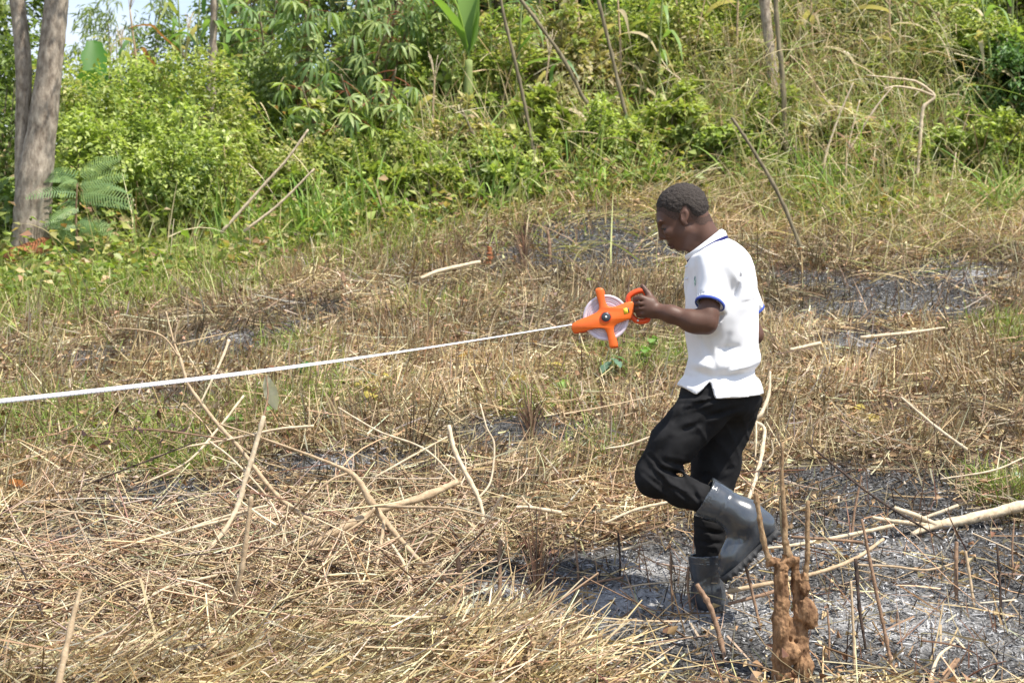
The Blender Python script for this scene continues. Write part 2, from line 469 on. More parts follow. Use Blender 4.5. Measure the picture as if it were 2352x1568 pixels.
# ------------------------------------------------------------------ implicit-surface modelling (smooth unions meshed by surface nets)
class Field:
    def __init__(s, lo, hi, h):
        s.lo = np.array(lo, float); s.h = h
        s.n = np.ceil((np.array(hi, float) - s.lo) / h).astype(int) + 1
        s.D = np.full(s.n, .2, np.float32)
    def _box(s, lo, hi):
        a = np.clip(np.floor((np.array(lo) - s.lo) / s.h).astype(int), 0, s.n - 1)
        b = np.clip(np.ceil((np.array(hi) - s.lo) / s.h).astype(int) + 1, 1, s.n)
        sl = tuple(slice(i, j) for i, j in zip(a, b))
        g = [(s.lo[k] + s.h * np.arange(a[k], b[k])).astype(np.float32) for k in range(3)]
        return sl, g[0][:, None, None], g[1][None, :, None], g[2][None, None, :]
    def _mix(s, sl, d, k, mode):
        A = s.D[sl]
        if mode == 'add':
            hh = np.maximum(k - np.abs(A - d), 0) / max(k, 1e-6)
            s.D[sl] = np.minimum(A, d) - hh * hh * k * .25
        else:
            d = -d
            hh = np.maximum(k - np.abs(A - d), 0) / max(k, 1e-6)
            s.D[sl] = np.maximum(A, d) + hh * hh * k * .25
    def cone(s, a, b, ra, rb, k=.02, sy=1.0, mode='add'):
        a = np.array(a, float); b = np.array(b, float); r = max(ra, rb)
        m = r * max(1, sy) + k + .03
        sl, X, Y, Z = s._box(np.minimum(a, b) - m, np.maximum(a, b) + m)
        d = b - a; dd = max(d @ d, 1e-9)
        px, py, pz = X - a[0], Y - a[1], Z - a[2]
        t = np.clip((px * d[0] + py * d[1] + pz * d[2]) / dd, 0, 1)
        q = np.sqrt((px - t * d[0]) ** 2 + ((py - t * d[1]) / sy) ** 2 + (pz - t * d[2]) ** 2)
        s._mix(sl, (q - (ra + (rb - ra) * t)).astype(np.float32), k, mode)
        return s
    def ell(s, c, r, rot=0.0, k=.02, mode='add', yaw=0.0):
        """ellipsoid, turned by rot about Y (positive: nose of -x axis goes down)"""
        c = np.array(c, float); m = max(r) + k + .03
        sl, X, Y, Z = s._box(c - m, c + m)
        x, y, z = X - c[0], Y - c[1], Z - c[2]
        if yaw:
            cw, sw = math.cos(yaw), math.sin(yaw)
            x, y = x * cw + y * sw, -x * sw + y * cw
        cr, sr = math.cos(rot), math.sin(rot)
        u = x * cr + z * sr; w = -x * sr + z * cr
        k0 = np.sqrt((u / r[0]) ** 2 + (y / r[1]) ** 2 + (w / r[2]) ** 2)
        k1 = np.sqrt((u / r[0] ** 2) ** 2 + (y / r[1] ** 2) ** 2 + (w / r[2] ** 2) ** 2)
        s._mix(sl, (k0 * (k0 - 1) / np.maximum(k1, 1e-6)).astype(np.float32), k, mode)
        return s
    def apply(s, fn, lo=None, hi=None):
        sl, X, Y, Z = s._box(s.lo if lo is None else lo, s.lo + s.h * s.n if hi is None else hi)
        s.D[sl] = fn(s.D[sl], X, Y, Z)
        return s
    def mesh(s):
        D = s.D
        S = D < 0
        c = [S[i:S.shape[0] - 1 + i, j:S.shape[1] - 1 + j, k:S.shape[2] - 1 + k] for i in (0, 1) for j in (0, 1) for k in (0, 1)]
        al = c[0].copy(); an = c[0].copy()
        for q in c[1:]:
            al &= q; an |= q
        act = an & ~al
        I = np.argwhere(act)
        ids = np.full(act.shape, -1, np.int64); ids[act] = np.arange(len(I))
        off = np.array([(i, j, k) for i in (0, 1) for j in (0, 1) for k in (0, 1)])
        val = np.stack([D[I[:, 0] + o[0], I[:, 1] + o[1], I[:, 2] + o[2]] for o in off], 1)
        acc = np.zeros((len(I), 3)); cnt = np.zeros(len(I))
        for a in range(8):
            for b in range(a + 1, 8):
                if np.abs(off[a] - off[b]).sum() != 1: continue
                va, vb = val[:, a], val[:, b]
                m_ = (va < 0) != (vb < 0)
                t = np.where(m_, va / np.where(m_, va - vb, 1), 0)
                acc += np.where(m_[:, None], off[a] + t[:, None] * (off[b] - off[a]), 0); cnt += m_
        V = s.lo + s.h * (I + acc / np.maximum(cnt, 1)[:, None])
        quads = []
        for ax in range(3):
            A = np.take(S, range(0, S.shape[ax] - 1), ax); B = np.take(S, range(1, S.shape[ax]), ax)
            E = np.argwhere(A != B)
            o1, o2 = (ax + 1) % 3, (ax + 2) % 3
            E = E[(E[:, o1] > 0) & (E[:, o2] > 0) & (E[:, o1] < S.shape[o1] - 1) & (E[:, o2] < S.shape[o2] - 1)]
            flip = A[tuple(E.T)]
            def cid(da, db):
                Q = E.copy(); Q[:, o1] -= da; Q[:, o2] -= db
                return ids[tuple(Q.T)]
            q = np.stack([cid(1, 1), cid(0, 1), cid(0, 0), cid(1, 0)], -1)
            q[~flip] = q[~flip][:, ::-1]
            quads.append(q)
        return V, np.concatenate(quads)

def vnormals(V, Q):
    n = np.zeros_like(V)
    fn = np.cross(V[Q[:, 2]] - V[Q[:, 0]], V[Q[:, 3]] - V[Q[:, 1]])
    for k in range(4): np.add.at(n, Q[:, k], fn)
    return nrm(n)
def relax(V, Q, it=2, f=.5):
    e = np.concatenate([Q[:, [0, 1]], Q[:, [1, 2]], Q[:, [2, 3]], Q[:, [3, 0]]]); e = np.concatenate([e, e[:, ::-1]])
    for _ in range(it):
        s = np.zeros_like(V); c = np.zeros(len(V))
        np.add.at(s, e[:, 0], V[e[:, 1]]); np.add.at(c, e[:, 0], 1)
        V = V * (1 - f) + f * s / np.maximum(c, 1)[:, None]
    return V
def lift(V, Q, keep, off):
    """the faces whose vertices are all kept, raised off the surface: a thin layer of its own"""
    Nn = vnormals(V, Q)
    f = Q[keep[Q].all(1)]
    u, inv = np.unique(f, return_inverse=True)
    return V[u] + Nn[u] * off, inv.reshape(-1, 4)

# ------------------------------------------------------------------ the walking man (profile, facing -x; his left side towards the camera)
MY = 6.5
PX = MY / F
def P(px, py, dy=0.0):
    """a point of the man, dy behind (+) or in front of (-) his middle plane"""
    return at(px, py, MY + dy)
foot_xy = P(1630, 1425, .08)
man = empty('person', (foot_xy[0], foot_xy[1], float(H(foot_xy[0], foot_xy[1]))),
            'young man in white polo shirt, black trousers and rubber boots walking with a reel', 'person')

M_SKIN = plain_mat('dark_skin', (.105, .053, .037), .52, .35, .10, 25, .08, 260, 0, .08)
M_HAIR = plain_mat('short_black_hair', (.045, .037, .033), .8, .2, .5, 160, 1.0, 190)
M_SHIRT = plain_mat('white_cotton', (.80, .81, .85), .85, .15, .015, 12)
M_BLUE = plain_mat('blue_knit', (.05, .08, .32), .8, .2, .1, 60)
M_NAVY = plain_mat('navy_knit', (.02, .022, .12), .8, .2, .1, 60)
M_TROU = plain_mat('black_cotton', (.0165, .0165, .018), .9, .12, .3, 14)
M_BOOT = plain_mat('black_rubber', (.050, .058, .070), .22, .7, .3, 10, .03, 60, .5)
M_SOLE = plain_mat('dusty_rubber_sole', (.045, .045, .047), .65, .35, .4, 30, .3, 90)
M_BROW = plain_mat('lip_and_lid_skin', (.075, .034, .028), .5, .4, .1, 30)

# --- head, neck, torso, arms, hands, legs: one continuous skin
h = .0046
B = Field(P(1440, 1420, -.33), P(1800, 405, .33), h)
tilt = math.radians(35)
def hd(u, w, y=0.0):
    """head frame: u forward along the face normal, w up along the facial axis, origin mid-skull"""
    o = P(1566, 481)
    # forward (-x turned down by tilt), up (towards upper right-left)
    fx, fz = -math.cos(tilt), -math.sin(tilt)
    ux, uz = -math.sin(tilt), math.cos(tilt)
    return np.array([o[0] + u * fx + w * ux, o[1] + y, o[2] + u * fz + w * uz])
# frame check: chin lies at about u=.04,w=-.15
B.ell(P(1565, 474), (.0935, .0735, .0790), math.radians(22), .01)             # cranium
B.ell(P(1584, 482), (.060, .0695, .062), 0, .02)                              # occiput
B.ell(P(1545, 503), (.060, .0615, .062), tilt, .02)                           # brow and temple
B.ell(P(1556, 530), (.053, .0575, .066), tilt, .02)                           # cheeks and upper jaw
B.cone(P(1582, 530, -.034), P(1566, 562, -.014), .025, .018, .022)            # jaw bone, both sides
B.cone(P(1582, 530, .034), P(1566, 562, .014), .025, .018, .022)
B.ell(P(1562, 565), (.019, .023, .016), tilt, .014)                           # chin
B.ell(P(1549, 556), (.022, .027, .024), tilt, .014)                           # mouth mound
B.cone(P(1515, 519), P(1519.5, 540), .0085, .0120, .009)                      # nose ridge
B.ell(P(1521.5, 545.5), (.0125, .0125, .0105), tilt, .006)                       # nose tip
B.ell(P(1530, 546.5, -.013), (.010, .008, .008), tilt, .005)                  # nostril wings
B.ell(P(1530, 546.5, .013), (.010, .008, .008), tilt, .005)
B.ell(P(1537.5, 560.5), (.0095, .021, .0062), tilt + .2, .004)                # upper lip
B.ell(P(1544, 568), (.0095, .019, .0068), tilt + .2, .004)                    # lower lip
B.ell(P(1516, 509, -.026), (.010, .026, .0085), tilt, .012)                 # brow ridges
B.ell(P(1516, 509, .026), (.010, .026, .0085), tilt, .012)
for sgn in (-1, 1):
    B.ell(P(1519.5, 520.5, sgn * .034), (.011, .015, .009), tilt, .012, 'sub')   # eye sockets
    B.ell(P(1527, 521, sgn * .031), (.0125, .0135, .011), tilt, .004)            # closed lids
    B.ell(P(1536, 533, sgn * .042), (.020, .014, .016), tilt, .014)              # cheek bones
    ec = P(1572, 497, sgn * .0735)
    B.ell(ec, (.0165, .0078, .028), math.radians(-14), .004)                     # ears
    B.ell(ec + np.array([-.004, sgn * .008, .002]), (.0092, .0068, .018), math.radians(-14), .003, 'sub')
    B.cone(P(1571, 512, sgn * .070), P(1577, 514, sgn * .068), .007, .006, .006)
B.cone(P(1600, 512), P(1626, 562), .052, .051, .03, .92)                      # neck
B.cone(P(1611, 514), P(1635, 562), .034, .038, .03)
B.cone(P(1590, 560), P(1618, 585), .030, .040, .025)
B.cone(P(1650, 602, -.10), P(1650, 602, .10), .050, .050, .04)                 # shoulders
B.ell(P(1658, 660), (.105, .155, .15), 0, .06)
B.ell(P(1660, 790), (.10, .135, .16), 0, .06)
B.ell(P(1660, 890), (.10, .135, .10), 0, .06)
# near (left) arm
sh, el, wr = P(1648, 608, -.165), P(1624, 747, -.245), P(1508, 713, -.205)
B.cone(sh, el + np.array([0, 0, .02]), .046, .035, .03)
B.ell(P(1627, 726, -.235), (.037, .037, .050), 0, .02)
B.cone(el, P(1588, 738, -.238), .034, .037, .02)
B.cone(P(1598, 739, -.24), P(1540, 721, -.222), .037, .0285, .03)
B.cone(P(1540, 721, -.222), wr, .0285, .0235, .03, 1.12)
# far (right) arm, bent behind the back
B.cone(P(1672, 606, .165), P(1731, 765, .225), .046, .035, .03)
B.cone(P(1732, 772, .225), P(1660, 800, .215), .035, .026, .02)
B.cone(P(1660, 800, .215), P(1615, 792, .205), .026, .024, .02, .7)
# left hand: back of the hand to the camera, closed on the grip bar
GRIP = -.178                                                                      # depth of the grip bar
B.cone(wr, P(1488, 706, -.208), .025, .030, .02, .62)
B.cone(P(1495, 694, -.206), P(1474, 686, -.209), .017, .0145, .012, .9)
B.cone(P(1495, 703, -.208), P(1472, 698, -.211), .017, .0145, .012, .9)
B.cone(P(1496, 713, -.207), P(1474, 710, -.210), .017, .0135, .012, .9)
B.cone(P(1498, 721, -.204), P(1480, 721, -.206), .016, .0125, .012, .9)
for i, (kx, ky, ln, r) in enumerate([(1471.5, 684.5, 1.0, .0108), (1469, 696.5, 1.06, .0112), (1470.5, 708.5, 1.02, .0107), (1476.5, 720, .85, .0096)]):
    a = P(kx, ky, -.210); b = P(kx - 11 * ln, ky + 2.5, -.190); c_ = P(kx - 6 * ln, ky + 5, -.157); d_ = P(kx + 8, ky + 5.5, -.150)
    B.cone(a, b, r * 1.16, r * 1.05, .005); B.cone(b, c_, r * 1.04, r * .96, .004); B.cone(c_, d_, r * .96, r * .84, .004)
for ky in (690.5, 702.5, 714.5):
    B.cone(P(1478, ky, -.2240), P(1456, ky + 2.5, -.2020), .0035, .0048, .004, 1.0, 'sub')
B.cone(P(1500, 694, -.198), P(1490, 676, -.186), .017, .0125, .012)              # thumb, laid up along the grip
B.cone(P(1490, 676, -.186), P(1481.5, 665, -.181), .0118, .0108, .005)
B.cone(P(1481.5, 665, -.181), P(1475.5, 656.5, -.179), .0105, .0088, .004)
# legs inside the trousers
B.cone(P(1662, 915, -.085), P(1503, 1090, -.10), .070, .038, .03)
B.cone(P(1503, 1098, -.10), P(1625, 1143, -.10), .036, .036, .02)
B.cone(P(1662, 915, .085), P(1648, 1090, .09), .075, .055, .04)
B.cone(P(1648, 1090, .09), P(1628, 1300, .085), .055, .042, .03)
V, Q = B.mesh(); V = relax(V, Q, 1, .4)
body = part('body', V, Q, M_SKIN, man)
BV, BQ = V, Q
# darker lips, brows, eye line as thin layers of the face
def near(V, a, b, r, sidefn=None):
    a = np.array(a); b = np.array(b); d = b - a
    t = np.clip(((V - a) @ d) / max(d @ d, 1e-9), 0, 1)
    return np.linalg.norm(V - a - t[:, None] * d, axis=1) < r
for nm_, segs, r, off in [('lip', [((1534, 561.5, -.001), (1545, 562.5, -.022)), ((1541, 569, -.001), (1546, 566, -.018))], .0075, .0006),
                          ('eyelashes', [((1518.5, 524.5, -.020), (1529, 527.5, -.048))], .0060, .0010)]:
    for a, b in segs:
        lv, lq = lift(V, Q, near(V, P(*a), P(*b), r), off)
        if len(lq): part(nm_, lv, lq, M_HAIR if nm_ != 'lip' else M_BROW, man)

# --- hair: cropped close
Hf = Field(P(1490, 560, -.12), P(1645, 405, .12), .0036)
Hf.ell(P(1565, 474), (.1005, .0790, .0865), math.radians(22), .01)
Hf.ell(P(1584, 482), (.066, .0745, .068), 0, .02)
Hf.ell(P(1546, 500), (.0615, .0640, .0630), tilt, .015)
def hair_cut(D, X, Y, Z):
    n = vnoise3(X * 230 + 0 * Y + 0 * Z, Y * 230 + 0 * X + 0 * Z, Z * 230 + 0 * X + 0 * Y) - .5
    n2 = vnoise3(X * 60 + 0 * Y + 0 * Z, Y * 60 + 0 * X + 0 * Z, Z * 60 + 0 * X + 0 * Y) - .5
    D = D + n * .006 + n2 * .003
    yy = MY - np.abs(Y - MY); px_ = 1176 + X / yy * F + 0 * Z; py_ = 784 - (Z - CZ) / yy * F + 0 * X
    # hairline in the side view: forehead, temple, round the ear, nape
    line = np.interp(px_, [1490, 1503, 1514, 1524, 1536, 1552, 1562, 1566, 1574, 1582, 1590, 1600, 1616, 1626, 1650],
                          [470, 481, 480, 484, 494, 500, 499, 484, 480, 484, 497, 508, 512, 504, 498])
    front = np.clip((1530 - px_) / 20, 0, 1) * np.clip(1 - np.abs(Y - MY) / .05, 0, 1) * 5
    line = line + front
    cut = (py_ - line) * PX * .9 + n * .004
    D = D + np.clip(1 + cut / .035, 0, 1) ** 1.6 * .0095
    return np.maximum(D, cut.astype(np.float32)).astype(np.float32)
Hf.apply(hair_cut)
hv, hq = Hf.mesh()
part('hair', hv, hq, M_HAIR, man)
# short fade between hair and skin along the hairline
M_FADE = plain_mat('hairline_fade', (.072, .045, .036), .75, .2, .35, 220)
fy = MY - np.abs(BV[:, 1] - MY); fpx = 1176 + BV[:, 0] / fy * F; fpy = 784 - (BV[:, 2] - CZ) / fy * F
fl = np.interp(fpx, [1490, 1503, 1514, 1524, 1536, 1552, 1562, 1566, 1574, 1582, 1590, 1600, 1616, 1626, 1650], [470, 481, 480, 484, 494, 500, 499, 484, 480, 484, 497, 508, 512, 504, 498])
fl = fl + 4 * vnoise3(BV[:, 0] * 90, BV[:, 1] * 90, BV[:, 2] * 90)
kp = (fpy < fl + 5) & (fpy > fl - 14) & (fpx > 1500) & (fpx < 1640) & ((fpx < 1560) | (fpx > 1584)) & (fpy > 440)
lv, lq = lift(BV, BQ, kp, .0007)
if len(lq): part('hairline', lv, lq, M_FADE, man, kind='stuff')

def loft(rings):
    n = len(rings[0]); Vv = np.concatenate(rings); qq = []
    for i in range(len(rings) - 1):
        j = np.arange(n); j2 = (j + 1) % n
        qq.append(np.stack([i * n + j, i * n + j2, (i + 1) * n + j2, (i + 1) * n + j], -1))
    return Vv, np.concatenate(qq)
# --- polo shirt
S = Field(P(1530, 925, -.34), P(1770, 520, .34), .0055)
_sp = np.array([(528, 1646, 1652, .02), (545, 1632, 1668, .048), (556, 1618, 1690, .080), (572, 1600, 1708, .125), (590, 1585, 1720, .170), (614, 1578, 1730, .196), (650, 1575, 1737, .202), (705, 1573, 1740, .192),
                (760, 1576, 1740, .182), (800, 1579, 1740, .175), (830, 1578, 1742, .172), (850, 1579, 1741, .168), (862, 1577, 1737, .168), (874, 1566, 1741, .180), (890, 1553, 1748, .192), (918, 1545, 1757, .203), (930, 1543, 1758, .206)])
def nz3(X, Y, Z, f, o=0.0):
    return vnoise3(X * f + o + 0 * Y + 0 * Z, Y * f + o + 0 * X + 0 * Z, Z * f + o + 0 * X + 0 * Y) - .5
def torso(D, X, Y, Z):
    py_ = 784 - (Z - CZ) / MY * F
    fr = (np.interp(py_, _sp[:, 0], _sp[:, 1]) - 1176) * PX; bk = (np.interp(py_, _sp[:, 0], _sp[:, 2]) - 1176) * PX
    wy = np.interp(py_, _sp[:, 0], _sp[:, 3])
    cx = (fr + bk) / 2; a = (bk - fr) / 2
    q = (np.abs((X - cx) / a) ** 2.35 + np.abs((Y - MY) / wy) ** 2.35) ** (1 / 2.35)
    d = (q - 1) * np.minimum(a, wy) * .9
    return np.minimum(D, d.astype(np.float32)).astype(np.float32)
S.apply(torso)
cuff_n = P(1627, 698, -.228); ax_n = nrm(cuff_n - P(1650, 596, -.150))
S.cone(P(1664, 598, -.115), P(1650, 612, -.168), .056, .060, .05)
S.cone(P(1650, 612, -.168), cuff_n + ax_n * .03, .060, .053, .045)
cuff_f = P(1727, 716, .222); ax_f = nrm(cuff_f - P(1672, 600, .150))
S.cone(P(1672, 600, .115), P(1684, 616, .168), .055, .058, .05)
S.cone(P(1684, 616, .168), cuff_f + ax_f * .03, .058, .046, .045)
def folds(D, X, Y, Z):
    px_ = 1176 + (X) / MY * F; py_ = 784 - (Z - CZ) / MY * F
    # soft broad folds, running diagonally, stronger at the waist and the small of the back
    u = (px_ * .45 + py_) * .055 + nz3(X, Y, Z, 7) * 5
    waist = np.exp(-((py_ - 845) / 32) ** 2)
    d1 = np.sin(u) * (.0022 + .0085 * waist)
    v = (px_ - .35 * py_) * .09 + nz3(X, Y, Z, 9, 4.0) * 4
    d2 = np.sin(v) * .0032 * np.exp(-((py_ - 640) / 90) ** 2)
    d3 = nz3(X, Y, Z, 14, 9.0) * .004 + nz3(X, Y, Z, 32, 2.0) * .0016
    # placed creases: armpit fold, the long drape folds down the back, gather above the hem
    def crease(x0, y0, x1, y1, w, amp):
        dx, dy = x1 - x0, y1 - y0; l2 = dx * dx + dy * dy
        t = np.clip(((px_ - x0) * dx + (py_ - y0) * dy) / l2, 0, 1)
        r2 = (px_ - x0 - t * dx) ** 2 + (py_ - y0 - t * dy) ** 2
        return amp * np.exp(-r2 / (w * w)) * (1 - .6 * np.abs(2 * t - 1))
    nearside = (Y < MY)
    c = (crease(1660, 580, 1684, 640, 5, .012) + crease(1684, 640, 1668, 705, 4.5, .011) + crease(1645, 858, 1702, 818, 6, .010) + crease(1640, 864, 1736, 846, 5, .010)
         + crease(1585, 848, 1620, 862, 6, .009) + crease(1690, 700, 1730, 690, 5, .005) + crease(1640, 800, 1680, 795, 6, .008) + crease(1712, 620, 1722, 800, 6, .006)
         + crease(1590, 740, 1630, 840, 8, .008) + crease(1660, 770, 1640, 850, 7, .006)) * nearside
    c2 = (crease(1650, 852, 1730, 832, 9, .007) + crease(1588, 832, 1622, 846, 8, .006)) * nearside
    return (D + d1 + d2 + d3 + c - c2).astype(np.float32)
S.apply(folds)
def trim(D, X, Y, Z):
    yy = MY - .17; px_ = 1176 + X / yy * F; py_ = 784 - (Z - CZ) / yy * F
    hem = np.interp(px_, [1500, 1552, 1568, 1585, 1600, 1616, 1631, 1634, 1641, 1700, 1754, 1790], [889, 888, 887, 897, 907, 893, 876, 880, 915, 913, 907, 905])
    D = np.maximum(D, (py_ - hem) * PX * .8)
    for c0, ax, sg in ((cuff_n, ax_n, -1), (cuff_f, ax_f, 1)):
        t = (X - c0[0]) * ax[0] + (Y - c0[1]) * ax[1] + (Z - c0[2]) * ax[2]
        r = np.sqrt(np.maximum((X - c0[0]) ** 2 + (Y - c0[1]) ** 2 + (Z - c0[2]) ** 2 - t * t, 0))
        region = (r < .085) & (sg * (Y - MY) > .14)
        D = np.where(region, np.maximum(D, t), D)
        hollow = np.maximum(r - .0435, -(t + .03))
        D = np.where(sg * (Y - MY) > .14, np.maximum(D, -hollow), D)
    D = np.maximum(D, (537 - py_) * PX)
    return D.astype(np.float32)
S.apply(trim)
SV, SQ = S.mesh(); SV = relax(SV, SQ, 1, .35)
shirt = part('shirt', SV, SQ, M_SHIRT, man)
for c0, ax, sg in ((cuff_n, ax_n, -1), (cuff_f, ax_f, 1)):
    e1 = nrm(np.cross(ax, np.array([1.0, 0, 0]))); e2 = np.cross(ax, e1)
    tt = (SV - c0) @ ax
    q_ = SV[(tt > -.018) & (tt < -.002) & (np.linalg.norm(SV - c0, axis=1) < .095)] - c0
    aa_ = np.arctan2(q_ @ e2, q_ @ e1); rr_ = np.hypot(q_ @ e2, q_ @ e1)
    ns = 40; r_ = np.full(ns, .0535)
    for b_ in range(ns):
        w_ = np.abs((aa_ - (b_ + .5) / ns * 2 * np.pi + np.pi) % (2 * np.pi) - np.pi) < .12
        w_ &= rr_ > .047
        if w_.any(): r_[b_] = np.clip(np.median(rr_[w_]), .048, .061)
    for _ in range(3): r_ = (np.roll(r_, 1) + r_ + np.roll(r_, -1)) / 3
    th = (np.arange(ns) + .5) / ns * 2 * np.pi
    rows = []
    for t_, o_ in ((-.0075, .0005), (-.007, .0022), (0.0, .0024), (.0025, .0014), (.0025, -.004)):
        rows.append(c0 + ax * t_ + (r_ + o_)[:, None] * (np.cos(th)[:, None] * e1 + np.sin(th)[:, None] * e2))
    cvv, cqq = loft(rows)
    part('cuff_trim', cvv, cqq, M_BLUE, shirt)
kp = near(SV, P(1588, 640, -.125), P(1588, 652, -.125), .019)
m, N, L, out = new_mat('green_embroidered_badge')
pb = N.new('ShaderNodeBsdfPrincipled'); pb.inputs['Roughness'].default_value = .8
nb = noise_node(N, L, 95, 2)
rb = N.new('ShaderNodeValToRGB'); ee = rb.color_ramp.elements
ee[0].position = .40; ee[0].color = (.03, .05, .14, 1); ee[1].position = .62; ee[1].color = (.78, .82, .82, 1); x_ = ee.new(.5); x_.color = (.25, .55, .40, 1)
L.new(nb.outputs['Fac'], rb.inputs['Fac']); L.new(rb.outputs['Color'], pb.inputs['Base Color']); L.new(pb.outputs['BSDF'], out.inputs['Surface'])
lv, lq = lift(SV, SQ, kp, .0014)
if len(lq): part('chest_badge', lv, lq, m, shirt)
# collar: a folded band round the neck with a blue stripe near its edge
def ring(back, front, wy, y0=0.0, n=40, sag=0.0):
    b_, f_ = P(*back), P(*front)
    c0 = (b_ + f_) / 2; e = (f_ - b_) / 2
    a = np.linspace(0, 2 * np.pi, n, endpoint=False)
    pts = c0[None] + np.cos(a)[:, None] * e[None] + np.sin(a)[:, None] * np.array([[0, wy, 0]])
    pts[:, 2] += sag * np.abs(np.sin(a)) ** 2
    return pts
rings = [ring((1652, 541), (1582, 592), .063), ring((1652, 527.5), (1575, 587), .067), ring((1658, 526), (1572.5, 588), .071), ring((1666, 531), (1573, 591), .080, sag=.004), ring((1671, 543), (1578, 600), .093, sag=.012), ring((1668, 546), (1582, 600), .088, sag=.012)]
cv, cq = loft(rings)
part('collar', cv, cq, M_SHIRT, shirt)
sv, sq = loft([ring((1670.2, 541), (1577, 598.5), .0918, sag=.0115), ring((1673, 547), (1580, 604), .0965, sag=.013), ring((1669, 550), (1583, 605), .091, sag=.011)])
part('collar_stripe', sv, sq, M_NAVY, shirt)
for by in (612, 640):
    c0 = P(1575.5, by, -.03)
    bv, bf = tube([c0 + np.array([.004, 0, 0]), c0 + np.array([-.003, 0, 0])], [.005, .005], 8, 3)
    part('button', bv, bf, M_SHIRT, shirt)

# --- trousers
T = Field(P(1435, 1335, -.27), P(1765, 850, .27), .0055)
T.ell(P(1652, 880), (.142, .158, .10), 0, .03)
T.ell(P(1650, 905), (.148, .160, .09), 0, .05)
T.ell(P(1684, 920, .02), (.085, .145, .085), 0, .05)
T.cone(P(1630, 915, -.085), P(1548, 1020, -.098), .108, .083, .03, .88)
T.cone(P(1548, 1020, -.098), P(1499, 1086, -.10), .083, .066, .03, .90)
T.ell(P(1495, 1095, -.10), (.051, .054, .052), 0, .025)
T.cone(P(1500, 1103, -.10), P(1560, 1125, -.10), .054, .052, .04)
T.cone(P(1560, 1125, -.10), P(1632, 1152, -.10), .052, .050, .03)
T.cone(P(1672, 920, .075), P(1645, 1060, .088), .118, .088, .05)
T.cone(P(1645, 1060, .088), P(1633, 1130, .088), .082, .076, .04)
T.cone(P(1633, 1130, .088), P(1631, 1290, .085), .076, .054, .04)
def tfolds(D, X, Y, Z):
    px_ = 1176 + X / MY * F; py_ = 784 - (Z - CZ) / MY * F
    u = (px_ * .8 + py_ * .6) * .07 + nz3(X, Y, Z, 8) * 6
    d = np.sin(u) * .0028 + nz3(X, Y, Z, 14, 3.0) * .008 + nz3(X, Y, Z, 30, 7.0) * .005
    knee = np.exp(-(((px_ - 1535) / 45) ** 2 + ((py_ - 1095) / 30) ** 2))
    d = d + np.sin((px_ * .75 - py_ * .65) * .17 + nz3(X, Y, Z, 12) * 3) * .009 * knee
    hipf = np.exp(-(((px_ - 1590) / 50) ** 2 + ((py_ - 935) / 30) ** 2))
    d = d + np.sin((px_ * .25 + py_) * .16 + nz3(X, Y, Z, 12) * 3) * .007 * hipf
    pocket = np.exp(-(((px_ - 1586) / 28) ** 2 + ((py_ - 922 + (px_ - 1586) * .1) / 3.0) ** 2)) * .008
    seam = np.exp(-((py_ - (1108 + (px_ - 1525) * .36)) / 2.2) ** 2) * (px_ > 1528) * (px_ < 1612) * .0035
    def crease(x0, y0, x1, y1, w, amp):
        dx, dy = x1 - x0, y1 - y0; l2 = dx * dx + dy * dy
        t = np.clip(((px_ - x0) * dx + (py_ - y0) * dy) / l2, 0, 1)
        r = np.sqrt((px_ - x0 - t * dx) ** 2 + (py_ - y0 - t * dy) ** 2)
        return amp * (np.exp(-(r / w) ** 2) - .55 * np.exp(-((r - 2.2 * w) / w) ** 2)) * (1 - .7 * np.abs(2 * t - 1))
    nearleg = Y < MY
    d = d + nearleg * (crease(1560, 938, 1650, 905, 4, .010) + crease(1578, 902, 1540, 965, 4, .008) + crease(1596, 958, 1690, 930, 5, .009) + crease(1545, 985, 1610, 962, 5, .007)
        + crease(1484, 1040, 1540, 1098, 4, .011) + crease(1496, 1062, 1562, 1088, 4, .011) + crease(1515, 1050, 1590, 1068, 5, .009) + crease(1470, 1078, 1520, 1120, 4, .007)
        + crease(1536, 1110, 1575, 1140, 4, .008) + crease(1580, 1112, 1600, 1150, 4, .007) + crease(1525, 1000, 1500, 1050, 6, .006))
    d = d + (~nearleg) * (crease(1700, 950, 1660, 1000, 5, .009) + crease(1690, 1010, 1640, 1040, 5, .009) + crease(1680, 1075, 1620, 1090, 5, .009) + crease(1600, 1180, 1655, 1200, 5, .010) + crease(1605, 1215, 1660, 1228, 4, .010) + crease(1606, 1245, 1660, 1250, 4, .008))
    a_ = (X * .5 - Z * .86); b_ = (X * .86 + Z * .5)
    rd = 1 - np.abs(vnoise3(a_ * 7 + 0 * Y, Y * 9 + 0 * X + 0 * Z, b_ * 19 + 0 * Y) - .5) * 4
    d = d - np.clip(rd, 0, 1) ** 2 * .005
    D = (D + d + pocket + seam).astype(np.float32)
    # tucked in under the shirt tail
    fr = (np.interp(py_, _sp[:, 0], _sp[:, 1]) - 1176) * PX; bk = (np.interp(py_, _sp[:, 0], _sp[:, 2]) - 1176) * PX
    wy = np.interp(py_, _sp[:, 0], _sp[:, 3]) - .024
    cx = (fr + bk) / 2; aa = (bk - fr) / 2 - .020
    q = (np.abs((X - cx) / aa) ** 2.35 + np.abs((Y - MY) / wy) ** 2.35) ** (1 / 2.35)
    dd = (q - 1) * np.minimum(aa, wy) * .9 - np.clip((py_ - 905) * .002, 0, 1)
    return np.maximum(D, dd).astype(np.float32)
T.apply(tfolds)
TV, TQ = T.mesh(); TV = relax(TV, TQ, 1, .35)
trousers = part('trousers', TV, TQ, M_TROU, man)

